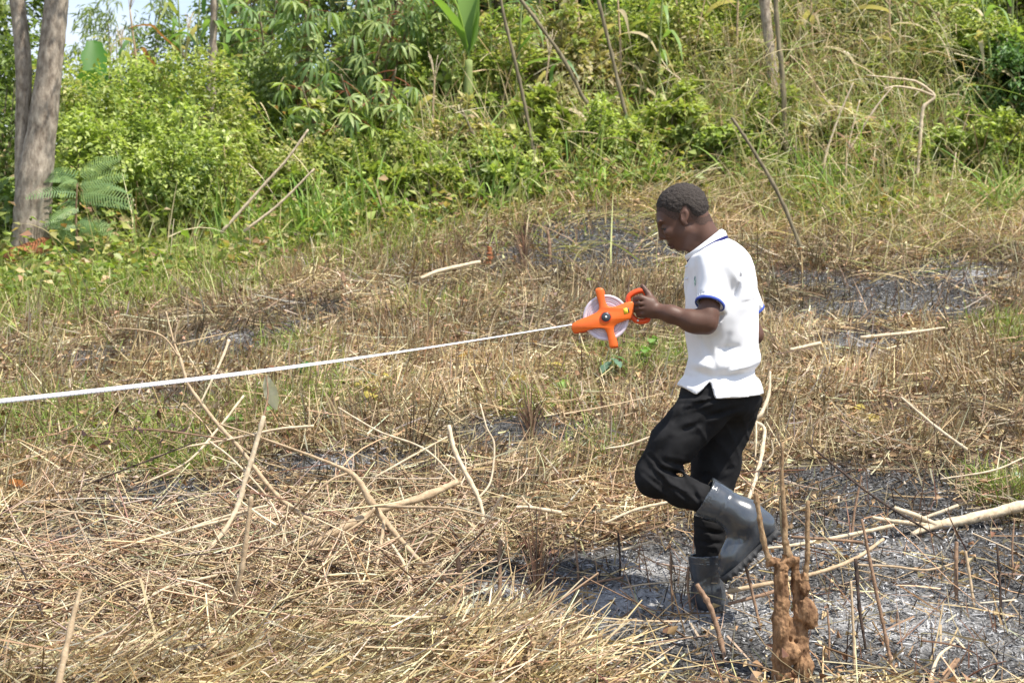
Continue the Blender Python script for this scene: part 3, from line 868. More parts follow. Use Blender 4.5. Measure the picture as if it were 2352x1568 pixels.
# --- rubber boots
def boot_profile(F_, top_a, ankle, heel, ball, toe, r_top, r_ank, w_foot, up):
    """shaft, heel, instep and toe of a gum boot; up = direction from sole to instep"""
    F_.cone(top_a, ankle, r_top, r_ank, .02, .95)
    F_.cone(ankle, heel + up * .038, r_ank, .044, .03, .85)
    F_.cone(heel + up * .026, ball + up * .022, .044, .036, .03, w_foot)
    F_.cone(ball + up * .022, toe + up * .014, .036, .022, .03, w_foot * 1.25)
    F_.cone(ankle, ball + up * .030, r_ank * .9, .030, .05, .95)
# raised boot (left foot)
bA, bK, bH, bB, bT = P(1613, 1137, -.10), P(1712, 1190, -.10), P(1764, 1219, -.10), P(1692, 1290, -.10), P(1668, 1316, -.10)
upv = nrm(np.array([-(1335 - 1220), 0, -(1658 - 1784)]) * np.array([1, 1, 1.0]))      # away from the sole
upv = nrm(np.array([-.675, 0, .738]))
R1 = Field(P(1560, 1360, -.20), P(1810, 1080, 0.0), .0038)
boot_profile(R1, bA, bK, bH, bB, bT, .079, .060, .95, upv)
sole_pt = P(1784, 1219.5, -.10)
def boot1(D, X, Y, Z):
    # cut the sole plane and the mouth plane
    ts = (X - sole_pt[0]) * upv[0] + (Z - sole_pt[2]) * upv[2]
    D = np.maximum(D, -(ts - .010))
    axm = nrm(P(1712, 1190, -.10) - P(1613, 1137, -.10)); mo = P(1616, 1139, -.10)
    tm = (X - mo[0]) * axm[0] + (Z - mo[2]) * axm[2]
    D = np.maximum(D, -tm)
    s = tm
    ribs = .0017 * np.sin(s / .0085 * 2 * math.pi) * (s < .034)                       # ribbed mouth band
    px_ = 1176 + X / MY * F; py_ = 784 - (Z - CZ) / MY * F
    mould = .003 * np.exp(-((s - .095 - .020 * np.sin((Y - MY + .1) * 30)) / .005) ** 2)
    ank = -.006 * np.exp(-(((px_ - 1708) / 22) ** 2 + ((py_ - 1196) / 20) ** 2)) + .007 * np.exp(-(((px_ - 1690) / 8) ** 2 + ((py_ - 1222) / 12) ** 2)) + .005 * np.exp(-(((px_ - 1728) / 7) ** 2 + ((py_ - 1200) / 16) ** 2))
    wr_ = nz3(X, Y, Z, 12) * .006
    hollow = np.maximum(np.sqrt((X - mo[0] - tm * axm[0]) ** 2 + (Y - MY + .10) ** 2 + (Z - mo[2] - tm * axm[2]) ** 2) - .064, tm - .02)
    D = np.maximum(D + ribs + mould + ank + wr_, -hollow)
    return D.astype(np.float32)
R1.apply(boot1)
v1, q1 = R1.mesh(); v1 = relax(v1, q1, 3, .45)
boot1_o = part('boot', v1, q1, M_BOOT, man)
boot1_o['label'] = 'raised left boot, its sole turned back'
def sole_mesh(heel, toe, up, side, thick, wmax):
    """tread slab: outline of a foot, lugs along the lower edge"""
    n = 46
    s = np.linspace(0, 1, n)
    w = wmax * np.interp(s, [0, .04, .12, .30, .42, .62, .78, .9, .97, 1], [.45, .66, .78, .74, .68, .86, 1.0, .9, .62, .3])
    ctr = heel[None] * (1 - s[:, None]) + toe[None] * s[:, None]
    lug = np.where((np.arange(n) % 4) < 2, 1.0, .62)
    lug = np.where((s > .30) & (s < .42), .45, lug)
    tp = ctr + up * 0.012
    A = tp + side * w[:, None]; Bb = tp - side * w[:, None]
    C = ctr - up * thick * lug[:, None] + side * w[:, None] * 1.04; Dd = ctr - up * thick * lug[:, None] - side * w[:, None] * 1.04
    Vv = np.stack([A, Bb, Dd, C], 1).reshape(-1, 3)
    qq = []
    for i in range(n - 1):
        for j in range(4): qq.append([i * 4 + j, i * 4 + (j + 1) % 4, i * 4 + 4 + (j + 1) % 4, i * 4 + 4 + j])
    qq.append([0, 3, 2, 1]); qq.append([4 * n - 4, 4 * n - 3, 4 * n - 2, 4 * n - 1])
    return Vv, np.array(qq)
sv, sq = sole_mesh(P(1787, 1217, -.10), P(1658, 1332, -.10), upv, np.array([0, 1.0, 0]), .017, .047)
part('sole', sv, sq, M_SOLE, boot1_o, smooth=False)
# standing boot (right foot), toe pointing left and away, sunk a little in the ash
fd = nrm(np.array([-.28, .94, .2])); sd = nrm(np.array([.94, .28, 0])); u2 = np.array([0, 0, 1.0])
heel2 = P(1655, 1416, .085)
R2 = Field(heel2 + np.array([-.34, -.13, -.06]), heel2 + np.array([.13, .30, .34]), .0045)
top2 = P(1622, 1272, .085); ank2 = P(1626, 1366, .085)
boot_profile(R2, top2, ank2, heel2 + fd * .03, heel2 + fd * .19, heel2 + fd * .235, .076, .055, .98, u2)
def boot2(D, X, Y, Z):
    D = np.maximum(D, -(Z - heel2[2] - .008 - .12 * np.maximum((X - heel2[0]) * fd[0] + (Y - heel2[1]) * fd[1], 0)))
    D = np.maximum(D, Z - top2[2] + (X - top2[0]) * -.05)
    s = top2[2] - Z
    r = np.sqrt((X - top2[0]) ** 2 + (Y - top2[1]) ** 2)
    ribs = .0017 * np.sin(s / .0085 * 2 * math.pi) * (s < .034)
    D = np.maximum(D + ribs + nz3(X, Y, Z, 12, 5.0) * .007 + .003 * np.exp(-((s - .09 - .02 * np.sin(X * 30)) / .005) ** 2), -np.maximum(r - .062, s - .02))
    return D.astype(np.float32)
R2.apply(boot2)
v2, q2 = R2.mesh(); v2 = relax(v2, q2, 3, .45)
boot2_o = part('boot', v2, q2, M_BOOT, man)
fd3 = nrm(fd)
up3 = nrm(np.cross(fd3, np.cross(np.array([0, 0, 1.0]), fd3)))
sv, sq = sole_mesh(heel2 - fd * .022 + u2 * .0, heel2 + fd * .255, up3, sd, .018, .047)
part('sole', sv, sq, M_SOLE, boot2_o, smooth=False)

# ------------------------------------------------------------------ the tape reel in his hand
RY = MY - .178
def RP(px, py, dy=0.0):
    a = at(px, py, RY); a[1] += dy; return a
def crop2(pts):
    return [(1284.7 + x * .13338, 627.4 + y * .13338) for x, y in pts]
hub = crop2([(795, 755)])[0]
M_ORANGE = plain_mat('orange_plastic', (.86, .155, .022), .38, .5, .04, 20)
M_RED = plain_mat('red_orange_plastic', (.78, .085, .016), .38, .5, .05, 20)
M_DRUM = plain_mat('pale_lilac_plastic', (.66, .58, .66), .35, .5, .06, 14)
M_COIL = plain_mat('wound_tape', (.60, .47, .54), .5, .4, .12, 60)
M_HUB = plain_mat('dark_hub_plastic', (.05, .055, .07), .4, .5, .1, 20)
M_CHROME = plain_mat('bright_screw', (.75, .75, .72), .25, .8, .05, 20)
M_TAPE = plain_mat('white_fibreglass_tape', (.76, .76, .80), .55, .35, .02, 40)
M_YEL = plain_mat('yellow_sticker', (.85, .62, .05), .5, .4, .05, 30)
M_PRINT = plain_mat('sticker_print', (.10, .08, .08), .6, .3, .8, 220)
reel = empty('tape_reel', tuple(RP(*hub)), 'orange open-frame measuring tape reel held in the left hand', 'tape reel')

def extrude(poly, y0, y1, bev=.0022):
    """flat plastic plate from an outline in the photo plane, edges chamfered; cap by a fan of triangulated ears"""
    Pp = np.array([RP(x, y) for x, y in poly]); n = len(Pp)
    from mathutils.geometry import tessellate_polygon
    tri = np.array(tessellate_polygon([[Vector((p_[0], p_[2], 0)) for p_ in Pp]]))
    c2 = np.roll(Pp, -1, 0) - np.roll(Pp, 1, 0)
    nn = nrm(np.stack([c2[:, 2], 0 * c2[:, 0], -c2[:, 0]], -1))
    area = np.sum(Pp[:, 0] * np.roll(Pp[:, 2], -1) - np.roll(Pp[:, 0], -1) * Pp[:, 2])
    if area < 0: nn = -nn
    inn_ = Pp - nn * bev
    L0 = inn_.copy(); L0[:, 1] = RY + y0
    L1 = Pp.copy(); L1[:, 1] = RY + y0 + bev
    L2 = Pp.copy(); L2[:, 1] = RY + y1 - bev
    L3 = inn_.copy(); L3[:, 1] = RY + y1
    Vv = np.concatenate([L0, L1, L2, L3]); j = np.arange(n); j2 = (j + 1) % n
    qq = np.concatenate([np.stack([i * n + j, i * n + j2, (i + 1) * n + j2, (i + 1) * n + j], -1) for i in range(3)])
    tt = np.concatenate([tri[:, ::-1], tri + 3 * n])
    return Vv, [qq, tt]
def smooth_poly(pts, n_per=3):
    Pn = np.array(pts, float); out_ = []
    n = len(Pn)
    for i in range(n):
        a, b, c, d = Pn[i - 1], Pn[i], Pn[(i + 1) % n], Pn[(i + 2) % n]
        for t in np.linspace(0, 1, n_per, endpoint=False):
            out_.append(.5 * ((2 * b) + (-a + c) * t + (2 * a - 5 * b + 4 * c - d) * t * t + (-a + 3 * b - 3 * c + d) * t ** 3))
    return out_
cross = [(620, 275), (740, 265), (768, 340), (778, 440), (812, 540), (880, 580), (980, 568), (1110, 515), (1255, 492), (1275, 620), (1228, 772), (1170, 800),
         (1060, 842), (965, 892), (932, 950), (940, 1030), (978, 1130), (1000, 1240), (975, 1268), (870, 1275), (850, 1225), (828, 1090), (800, 1005), (755, 955), (670, 948),
         (560, 965), (430, 998), (262, 1025), (228, 1005), (207, 900), (275, 835), (420, 772), (560, 712), (645, 665), (680, 600), (668, 500), (640, 395)]
poly = smooth_poly(crop2(cross))
fv, ff = extrude(poly, -.026, -.016)
frame = part('frame', fv, ff, M_ORANGE, reel, smooth=False)
bk_poly = [(x + 3, y + 2) for x, y in poly]
fv, ff = extrude(bk_poly, .016, .026)
part('back_frame', fv, ff, M_RED, reel, smooth=False)
for (x, y) in [(685, 290), (925, 1245), (250, 960)]:
    (qx, qy), = crop2([(x, y)])
    bv, bf = tube([RP(qx, qy, -.017), RP(qx, qy, .017)], [.0085, .0085], 8, 3)
    part('spacer', bv, bf, M_RED, reel)
def lathe(center, prof, sides=48):
    """profile (radius, dy) turned about the Y axis"""
    a = np.linspace(0, 2 * np.pi, sides, endpoint=False)
    Vv = np.concatenate([np.stack([center[0] + r * np.cos(a), np.full(sides, center[1] + dy), center[2] + r * np.sin(a)], -1) for r, dy in prof])
    j = np.arange(sides); j2 = (j + 1) % sides
    qq = np.concatenate([np.stack([i * sides + j, i * sides + j2, (i + 1) * sides + j2, (i + 1) * sides + j], -1) for i in range(len(prof) - 1)])
    return Vv, qq
dc = RP(*crop2([(802, 765)])[0])
dv, dq = lathe(dc, [(.012, -.0125), (.040, -.0125), (.042, -.0115), (.056, -.0120), (.0575, -.0110), (.074, -.0118), (.0755, -.0145), (.0835, -.0145), (.085, -.012), (.085, -.008), (.079, -.007), (.078, .007), (.085, .008), (.085, .0135), (.012, .0135)])
part('drum', dv, dq, M_DRUM, reel)
for rr in (.047, .053, .062, .068):
    dv, dq = lathe(dc, [(rr - .0012, -.0117), (rr - .0008, -.0136), (rr + .0008, -.0136), (rr + .0012, -.0117)])
    part('drum_ridge', dv, dq, M_COIL, reel)
dv, dq = lathe(dc, [(.076, -.0068), (.0795, -.0062), (.0795, .0062), (.076, .0068)])
part('wound_tape', dv, dq, M_COIL, reel)
hc = RP(*hub)
dv, dq = lathe(hc, [(.0205, -.0260), (.0205, -.0292), (.0185, -.0305), (.0170, -.0290)])
part('hub_ring', dv, dq, M_RED, reel)
dv, dq = lathe(hc, [(.0170, -.0265), (.0168, -.0310), (.010, -.0325), (.0001, -.0328)])
hubo = part('hub', dv, dq, M_HUB, reel)
dv, dq = lathe(hc, [(.0045, -.0320), (.0042, -.0345), (.0001, -.0352)], 16)
part('screw', dv, dq, M_CHROME, hubo)
# D-shaped handle
hp = crop2([(1215, 640), (1195, 520), (1190, 430), (1235, 368), (1330, 318), (1430, 300), (1490, 345), (1525, 470), (1535, 620), (1530, 740), (1515, 805), (1420, 830), (1330, 815), (1262, 755), (1225, 700)])
hv_, hf_ = tube([RP(x, y) for x, y in hp], [.0105] * 3, 10, 70, flat=1.0)
part('handle', hv_, hf_, M_RED, reel)
gp = crop2([(1500, 395), (1528, 520), (1535, 640), (1530, 740)])
hv_, hf_ = tube([RP(x, y) for x, y in gp], [.0125, .0130, .0125], 10, 14)
part('grip', hv_, hf_, M_ORANGE, reel)
(qx, qy), = crop2([(1350, 815)])
dv, dq = lathe(RP(qx, qy), [(.0042, -.0103), (.0038, -.0122), (.0001, -.0126)], 14)
part('screw', dv, dq, M_CHROME, reel)
def sticker(name, pts, mat, dy):
    Vv = np.array([RP(x, y, dy) for x, y in crop2(pts)]); Vb = Vv + np.array([0, .0008, 0])
    return part(name, np.concatenate([Vv, Vb]), [np.array([[0, 1, 2, 3], [7, 6, 5, 4], [0, 4, 5, 1], [1, 5, 6, 2], [2, 6, 7, 3], [3, 7, 4, 0]])], mat, reel, smooth=False)
sticker('yellow_label', [(1090, 610), (1158, 596), (1182, 688), (1108, 708)], M_YEL, -.0268)
sticker('printed_label', [(1160, 596), (1184, 590), (1202, 676), (1184, 686)], M_PRINT, -.0268)
# the tape, pulled out to the left and towards the camera, turning from edge-on to flat
n = 90
t = np.linspace(0, 1, n)
pa = RP(*crop2([(225, 880)])[0]); pb2 = at(-520, 975, 3.75)
C = pa[None] * (1 - t[:, None]) + pb2[None] * t[:, None]
C[:, 2] -= .022 * np.sin(np.pi * np.clip(t, 0, 1)) * 1.0
along = nrm(np.gradient(C, axis=0))
upw = np.array([0, 0, 1.0]); sidew = nrm(np.cross(along, upw)); upp = np.cross(sidew, along)
ang = np.radians(np.interp(t, [0, .14, .34, .50, .72, 1], [81, 79, 68, 42, 16, 5]))
wv = upp * np.cos(ang)[:, None] + sidew * np.sin(ang)[:, None]; tn = np.cross(along, wv)
hw = .0058
ringv = np.stack([C + wv * hw + tn * .0004, C - wv * hw + tn * .0004, C - wv * hw - tn * .0004, C + wv * hw - tn * .0004], 1).reshape(-1, 3)
tq = []
for i in range(n - 1):
    for j in range(4): tq.append([i * 4 + j, i * 4 + (j + 1) % 4, i * 4 + 4 + (j + 1) % 4, i * 4 + 4 + j])
tp_o = part('measuring_tape', ringv, np.array(tq), M_TAPE, reel, smooth=False)
# printed graduation ticks along the tape's lower edge
ticks = []
for s in np.arange(.30, .99, .0045):
    i = int(s * (n - 1)); f = s * (n - 1) - i
    c0 = C[i] * (1 - f) + C[i + 1] * f; w_ = wv[i]; a_ = along[i]; nn_ = tn[i] if tn[i][1] < 0 else -tn[i]
    hgt = .0045 if int(round(s / .0045)) % 5 else .008
    b0 = c0 - w_ * hw * .98 + nn_ * .0007
    ticks.append((np.array([b0 - a_ * .0006, b0 + a_ * .0006, b0 + a_ * .0006 + w_ * hgt, b0 - a_ * .0006 + w_ * hgt]), [np.array([[0, 1, 2, 3]])]))
tv, tf = join(ticks)
part('tape_marking', tv, tf, M_NAVY, tp_o, smooth=False, kind='stuff')
# ------------------------------------------------------------------ ground litter: stubble, straw, ash, green grass
STRAW_PAL = [(.60, .50, .31), (.50, .395, .225), (.39, .295, .16), (.27, .19, .105), (.68, .595, .41), (.19, .13, .08), (.35, .315, .26)]
def tone(x, y, s=.60):
    """weathering that differs from patch to patch"""
    return np.clip(1 + s * fbm2(x * .9 + 7, y * .9, 3, 70.0) + s * .8 * fbm2(x * 3.3, y * 3.3, 2, 72.0) - .04, .35, 1.45)[:, None]
GREEN_PAL = [(.27, .34, .075), (.33, .39, .11), (.19, .27, .06), (.38, .38, .15), (.12, .18, .045)]

def scatter(n, x0, x1, y0, y1, fan=True, rng=RNG):
    """points over the hillside that the view takes in (wider with distance)"""
    y = y0 + (y1 - y0) * rng.random(n) ** .85
    half = y * .34 + .65 if fan else 5.0
    x = np.clip((rng.random(n) * 2 - 1) * half, x0, x1)
    return x, y

# upright burnt stubble
x, y = scatter(215000, -9, 9, 5.2, 15.4)
inside = (y < EDGE(x) + .25)
b = burn_at(x, y); l = lush_at(x, y)
clump = .55 + .9 * fbm2(x * 3.1, y * 3.1, 3, 5.0)
near_pile = (y < 7.6) & (x < .7)
keep = inside & (RNG.random(len(x)) < np.clip(clump * (1 - .80 * b) * (1 - .45 * l), .01, 1) * np.where(near_pile, .35, .95) * np.where((x > .3) & (y < 7.4), .45, 1))
x, y, b = x[keep], y[keep], b[keep]
nb = len(x)
base = np.stack([x, y, H(x, y) - .01], -1)
la = 6.3 * fbm2(x * 1.1, y * 1.1, 3, 45.0) + RNG.normal(0, .9, nb); lt = np.clip(RNG.gamma(2.2, .26, nb) * (1 + .8 * fbm2(x * 1.8, y * 1.8, 2, 46.0)), .02, 1.35)
d0 = np.stack([np.cos(la) * np.sin(lt), np.sin(la) * np.sin(lt), np.cos(lt)], -1)
Lb = RNG.gamma(4, .036, nb) * (1.0 - .45 * b) * np.clip(.55 + (y - 6) * .2, .55, 1.05); Lb = np.clip(Lb, .03, .42)
V, Q, bi = ribbons(base, d0, Lb, .0036 + .0042 * RNG.random(nb) + .00025 * y, RNG.random(nb) * .25, 2)
c = pick_cols(nb, STRAW_PAL, [1.1, 1.6, 2.0, 1.9, .4, 1.5, .6])
c = c * (1 - .85 * np.clip(b * 1.5, 0, 1) * RNG.random(nb) ** .6)[:, None] * tone(x, y)
tag(obj('dry_stubble', mesh_data('dry_stubble', V, Q, M_STRAW, c[bi], False)), 'upright tan and brown grass stubble over the burnt clearing', 'dry stubble', None, 'stuff')

# straw lying on the ground
x, y = scatter(162000, -9, 9, 5.0, 15.4)
b = burn_at(x, y)
keep = (y < EDGE(x) + .5) & (RNG.random(len(x)) < np.clip((.75 + .9 * fbm2(x * 2.2, y * 2.2, 3, 77.0)) * (1 - .95 * b), .012, 1) * np.where(y > 8.2, .8, 1))
x, y, b = x[keep], y[keep], b[keep]
# extra hay heap, combed to the lower right, bottom left of the view and in front of the ash
hx = np.concatenate([RNG.normal(-1.05, .50, 13000), RNG.normal(-.10, .20, 4500), RNG.normal(-.62, .35, 5500)])
hy = np.concatenate([RNG.normal(5.62, .24, 13000), RNG.normal(5.98, .11, 4500), RNG.normal(6.0, .25, 5500)])
nl, nh = len(x), len(hx)
az = RNG.random(nl) * 2 * np.pi
el_ = RNG.normal(.12, .22, nl)
dl = np.stack([np.cos(az) * np.cos(el_), np.sin(az) * np.cos(el_), np.sin(el_) + .22 * np.sin(az)], -1)
azh = np.concatenate([RNG.normal(-.55, .85, 13000), RNG.normal(.75, .5, 4500), RNG.normal(-.6, .8, 5500)])
elh = RNG.normal(.12, .30, nh)
dh = np.stack([np.cos(azh) * np.cos(elh), np.sin(azh) * np.cos(elh), np.sin(elh) + .1], -1)
X_ = np.concatenate([x, hx]); Y_ = np.concatenate([y, hy]); D_ = nrm(np.concatenate([dl, dh])); n_ = len(X_)
zz = H(X_, Y_) + np.concatenate([.004 + RNG.gamma(1.4, .016, nl), .004 + RNG.gamma(2, .022, nh)])
Ll = np.concatenate([np.clip(RNG.gamma(3, .055, nl), .04, .5), np.clip(RNG.gamma(3.2, .058, nh), .05, .5)])
base = np.stack([X_, Y_, zz], -1) - D_ * Ll[:, None] * .5
side = nrm(np.cross(D_, nrm(RNG.normal(size=(n_, 3)) + np.array([0, -.3, 1.0]))))
V, Q, bi = ribbons(base, D_, Ll, .0030 + .0045 * RNG.random(n_) + .0002 * Y_, RNG.normal(0, .10, n_), 2, nrm(np.cross(D_, np.cross(D_, side) + .4 * RNG.normal(size=(n_, 3)))), .5)
V[:, 2] = np.maximum(V[:, 2], H(V[:, 0], V[:, 1]) + .004)
c = pick_cols(n_, STRAW_PAL, [1.6, 1.6, 1.3, 1.2, .9, .9, .6])
bb = np.concatenate([b, np.zeros(nh)])
c = c * (1 - .5 * np.clip(bb * 1.2, 0, 1) * RNG.random(n_))[:, None] * tone(X_, Y_)
tag(obj('straw_litter', mesh_data('straw_litter', V, Q, M_STRAW, c[bi], False)), 'loose pale straw lying over the cleared slope', 'straw', None, 'stuff')

# dead leaves and bark flakes among the straw
x, y = scatter(42000, -9, 9, 5.2, 14.5)
b = burn_at(x, y)
keep = (y < EDGE(x) + .3) & (RNG.random(len(x)) < (1 - .8 * b) * np.clip(.5 + 1.1 * fbm2(x * 1.7, y * 1.7, 3, 33.0), .08, 1))
x, y = x[keep], y[keep]; n_ = len(x)
pos = np.stack([x, y, H(x, y) + .008 + RNG.gamma(1.3, .022, n_)], -1)
d = dirs(n_, .7, 1.9); up = nrm(RNG.normal(size=(n_, 3)) + np.array([0, -.4, .9]))
s_ = .018 + .030 * RNG.random(n_)
V, Tt, bi = leaves(pos, d, up, s_, s_ * (.35 + .5 * RNG.random(n_)), .35, .3)
c = pick_cols(n_, [(.50, .36, .20), (.36, .23, .12), (.24, .14, .075), (.62, .50, .33), (.15, .09, .05)], [1.2, 1.6, 1.4, .7, .8])
tag(obj('dead_leaf_litter', mesh_data('dead_leaf_litter', V, Tt, M_STRAW, c[bi], False)), 'curled brown dead leaves scattered among the straw', 'leaf litter', None, 'stuff')

# ash: burnt stalk fragments and white flakes
x, y = scatter(300000, -9, 9, 5.2, 15)
b = burn_at(x, y); w = ashw_at(x, y)
keep = RNG.random(len(x)) < np.clip(b * 1.05 - .12, 0, 1)
x, y, w = x[keep], y[keep], w[keep]; n_ = len(x)
pos = np.stack([x, y, H(x, y) + .003 + RNG.gamma(1.2, .006, n_)], -1)
az = RNG.random(n_) * 2 * np.pi
d = nrm(np.stack([np.cos(az), np.sin(az), RNG.normal(0.1, .28, n_) + .2 * np.sin(az)], -1)); up = nrm(RNG.normal(size=(n_, 3)) * .6 + np.array([0, -.3, 1.0]))
L_ = np.clip(RNG.gamma(2.2, .011, n_), .006, .09)
V, Tt, bi = leaves(pos, d, up, L_, .003 + .0055 * RNG.random(n_), .2, .05)
grey = np.where(RNG.random(n_) < np.clip(.10 + .5 * w, 0, .8), .34 + .24 * RNG.random(n_), np.where(RNG.random(n_) < .58 - .3 * np.clip(w, 0, 1), .018 + .04 * RNG.random(n_), .08 + .18 * RNG.random(n_)))
c = grey[:, None] * np.array([.985, .985, 1.0])
tag(obj('ash_flakes', mesh_data('ash_flakes', V, Tt, M_ASH, c[bi], False)), 'grey, black and white ash flakes on the burnt ground', 'ash', None, 'stuff')

# thin charred stalks standing in the ash
x, y = scatter(9000, .1, 9, 5.6, 14)
keep = (RNG.random(len(x)) < np.clip(burn_at(x, y), 0, 1) * .75)
x, y = x[keep], y[keep]; n_ = len(x)
d0 = dirs(n_, .02, .7)
V, Q, bi = ribbons(np.stack([x, y, H(x, y) - .01], -1), d0, np.clip(RNG.gamma(4, .035, n_), .05, .38), .004 + .004 * RNG.random(n_), RNG.random(n_) * .2, 2)
c = pick_cols(n_, [(.05, .035, .03), (.13, .075, .05), (.24, .14, .09), (.36, .26, .16)], [1, 1.4, 1.2, .8])
tag(obj('charred_stalks', mesh_data('charred_stalks', V, Q, M_STRAW, c[bi], False)), 'thin dark scorched stalks standing in the ash', 'stalks', None, 'stuff')

# tangle of thin twigs over the whole foreground
def twig_tangle(name, label, n, xs, ys, hs, Ls, pal, wts, w, elmu=.1, elsd=.3):
    kp_ = RNG.random(n) < 1 - .82 * burn_at(xs, ys)
    x, y, hs, Ls, w = xs[kp_], ys[kp_], hs[kp_], Ls[kp_], w[kp_]; n = len(x)
    az = RNG.random(n) * 2 * np.pi; e = RNG.normal(elmu, elsd, n)
    d0 = np.stack([np.cos(az) * np.cos(e), np.sin(az) * np.cos(e), np.sin(e) + .2 * np.sin(az)], -1); d0 = nrm(d0)
    base = np.stack([x, y, H(x, y) + hs], -1) - d0 * Ls[:, None] * .5
    k = 4
    s = np.linspace(0, 1, k + 1)
    bd = RNG.normal(0, .13, (n, 3))
    C = base[:, None] + Ls[:, None, None] * (d0[:, None] * s[None, :, None] + bd[:, None] * (s * (s - 1))[None, :, None])
    C[..., 2] = np.maximum(C[..., 2], H(C[..., 0], C[..., 1]) + .006)
    a_ = nrm(np.cross(d0, RNG.normal(size=(n, 3)))); b_ = np.cross(d0, a_)
    r = w[:, None] * (1 - .55 * s[None])
    ang = np.arange(3) / 3 * 2 * np.pi
    off = a_[:, None, :] * np.cos(ang)[None, :, None] + b_[:, None, :] * np.sin(ang)[None, :, None]
    V = (C[:, :, None, :] + off[:, None] * r[:, :, None, None]).reshape(-1, 3)
    q = []
    for i in range(k):
        for j in range(3): q.append([i * 3 + j, i * 3 + (j + 1) % 3, i * 3 + 3 + (j + 1) % 3, i * 3 + 3 + j])
    Q = (np.arange(n)[:, None, None] * (3 * (k + 1)) + np.array(q)[None]).reshape(-1, 4)
    c = pick_cols(n, pal, wts)
    return tag(obj(name, mesh_data(name, V, Q, M_STRAW, np.repeat(c, 3 * (k + 1), 0), True)), label, 'twigs', None, 'stuff')
n_ = 5200
x = np.concatenate([RNG.normal(-.95, .75, 2600), RNG.uniform(-2.6, 2.6, 1500), RNG.uniform(.4, 2.6, 500), RNG.normal(-.85, .45, 600)])
y = np.concatenate([RNG.normal(6.75, .55, 2600), RNG.uniform(5.6, 9, 1500), RNG.uniform(5.7, 8.4, 500), RNG.normal(6.75, .35, 600)])
y = np.clip(y, 5.45, 11)
twig_tangle('twig_litter', 'tangle of thin dry twigs strewn over the foreground', n_, x, y, RNG.gamma(1.6, .03, n_), np.clip(RNG.gamma(3.2, .11, n_), .1, 1.1),
            [(.62, .48, .30), (.48, .34, .20), (.33, .21, .12), (.18, .10, .06), (.06, .04, .035)], [1.5, 1.4, 1, .7, .35], .0016 + .0030 * RNG.random(n_))

n_ = 3000
x = np.concatenate([RNG.normal(-.85, .42, 2200), RNG.normal(-1.7, .4, 800)]); y = np.concatenate([RNG.normal(6.85, .34, 2200), RNG.normal(6.8, .4, 800)])
twig_tangle('brush_pile_twigs', 'dense brush of fine pale twigs in and under the branch pile', n_, x, y, .01 + RNG.gamma(1.7, .042, n_), np.clip(RNG.gamma(3.6, .10, n_), .12, 1.0),
            [(.66, .55, .39), (.54, .42, .27), (.38, .26, .16), (.22, .13, .08), (.07, .05, .04)], [2.6, 1.6, .6, .3, .2], .0018 + .0032 * RNG.random(n_), .1, .33)

# green grass of the slope beyond the clearing and its tufts inside it
x, y = scatter(230000, -12, 12, 5.8, 19, True)
l = lush_at(x, y); e = y - EDGE(x)
prob = np.where(e > -.3, .55 * np.clip(1.1 - np.maximum(e - 1.8, 0) * .25, .3, 1), .42) * np.clip(l * 1.25 - .25, 0, 1) * (1 - .9 * burn_at(x, y))
keep = RNG.random(len(x)) < prob * np.clip(.6 + 1.0 * fbm2(x * 2.4, y * 2.4, 3, 91.0), .05, 1)
x, y, l, e = x[keep], y[keep], l[keep], e[keep]; n_ = len(x)
tall = np.clip(.6 + e * .35, .45, 2.2)
d0 = dirs(n_, .05, .85)
Lg = np.clip(RNG.gamma(4, .034, n_) * tall, .04, .75)
V, Q, bi = ribbons(np.stack([x, y, H(x, y) - .01], -1), d0, Lg, .005 + .005 * RNG.random(n_) + .0003 * y, .15 + .5 * RNG.random(n_), 2)
dry = np.clip((x + .8) * .16, 0, .55) + .12
c = np.where((RNG.random(n_) < dry)[:, None], pick_cols(n_, [(.46, .36, .18), (.36, .30, .12), (.56, .45, .25)]), pick_cols(n_, GREEN_PAL, [1.5, 1.3, 1, .9, .5]))
tag(obj('green_grass', mesh_data('green_grass', V, Q, M_GRASS, c[bi], False)), 'fresh green grass on the slope above the burnt strip', 'grass', None, 'stuff')

# bright grass strip between the clearing and the bushes, lush on the left
n_ = 70000
x = np.concatenate([RNG.uniform(-5.4, -.6, 52000), RNG.uniform(-.6, 5, 18000)])
y = EDGE(x) + np.concatenate([RNG.normal(.7, .9, 52000), RNG.normal(.9, .8, 18000)])
keep = (y < 16) & (y > EDGE(x) - .8) & (RNG.random(n_) < np.clip(.65 + 1.1 * fbm2(x * 2.1, y * 2.1, 3, 19.0), .06, 1))
x, y = x[keep], y[keep]; n_ = len(x)
d0 = dirs(n_, .05, .9)
V, Q, bi = ribbons(np.stack([x, y, H(x, y) - .01], -1), d0, np.clip(RNG.gamma(4, .05, n_), .06, .5), .006 + .007 * RNG.random(n_), .2 + .5 * RNG.random(n_), 2)
c = pick_cols(n_, GREEN_PAL + [(.50, .44, .24)], [1.6, 1.5, 1.0, 1.1, .4, .6])
c = np.where((RNG.random(n_) < np.clip((x + 1.6) * .35, 0, .68))[:, None], pick_cols(n_, [(.54, .43, .25), (.42, .32, .18), (.32, .22, .13), (.60, .51, .33)]), c)
tag(obj('lush_grass_strip', mesh_data('lush_grass_strip', V, Q, M_GRASS, c[bi], False)), 'bright yellow-green grass strip along the foot of the bushes', 'grass', None, 'stuff')

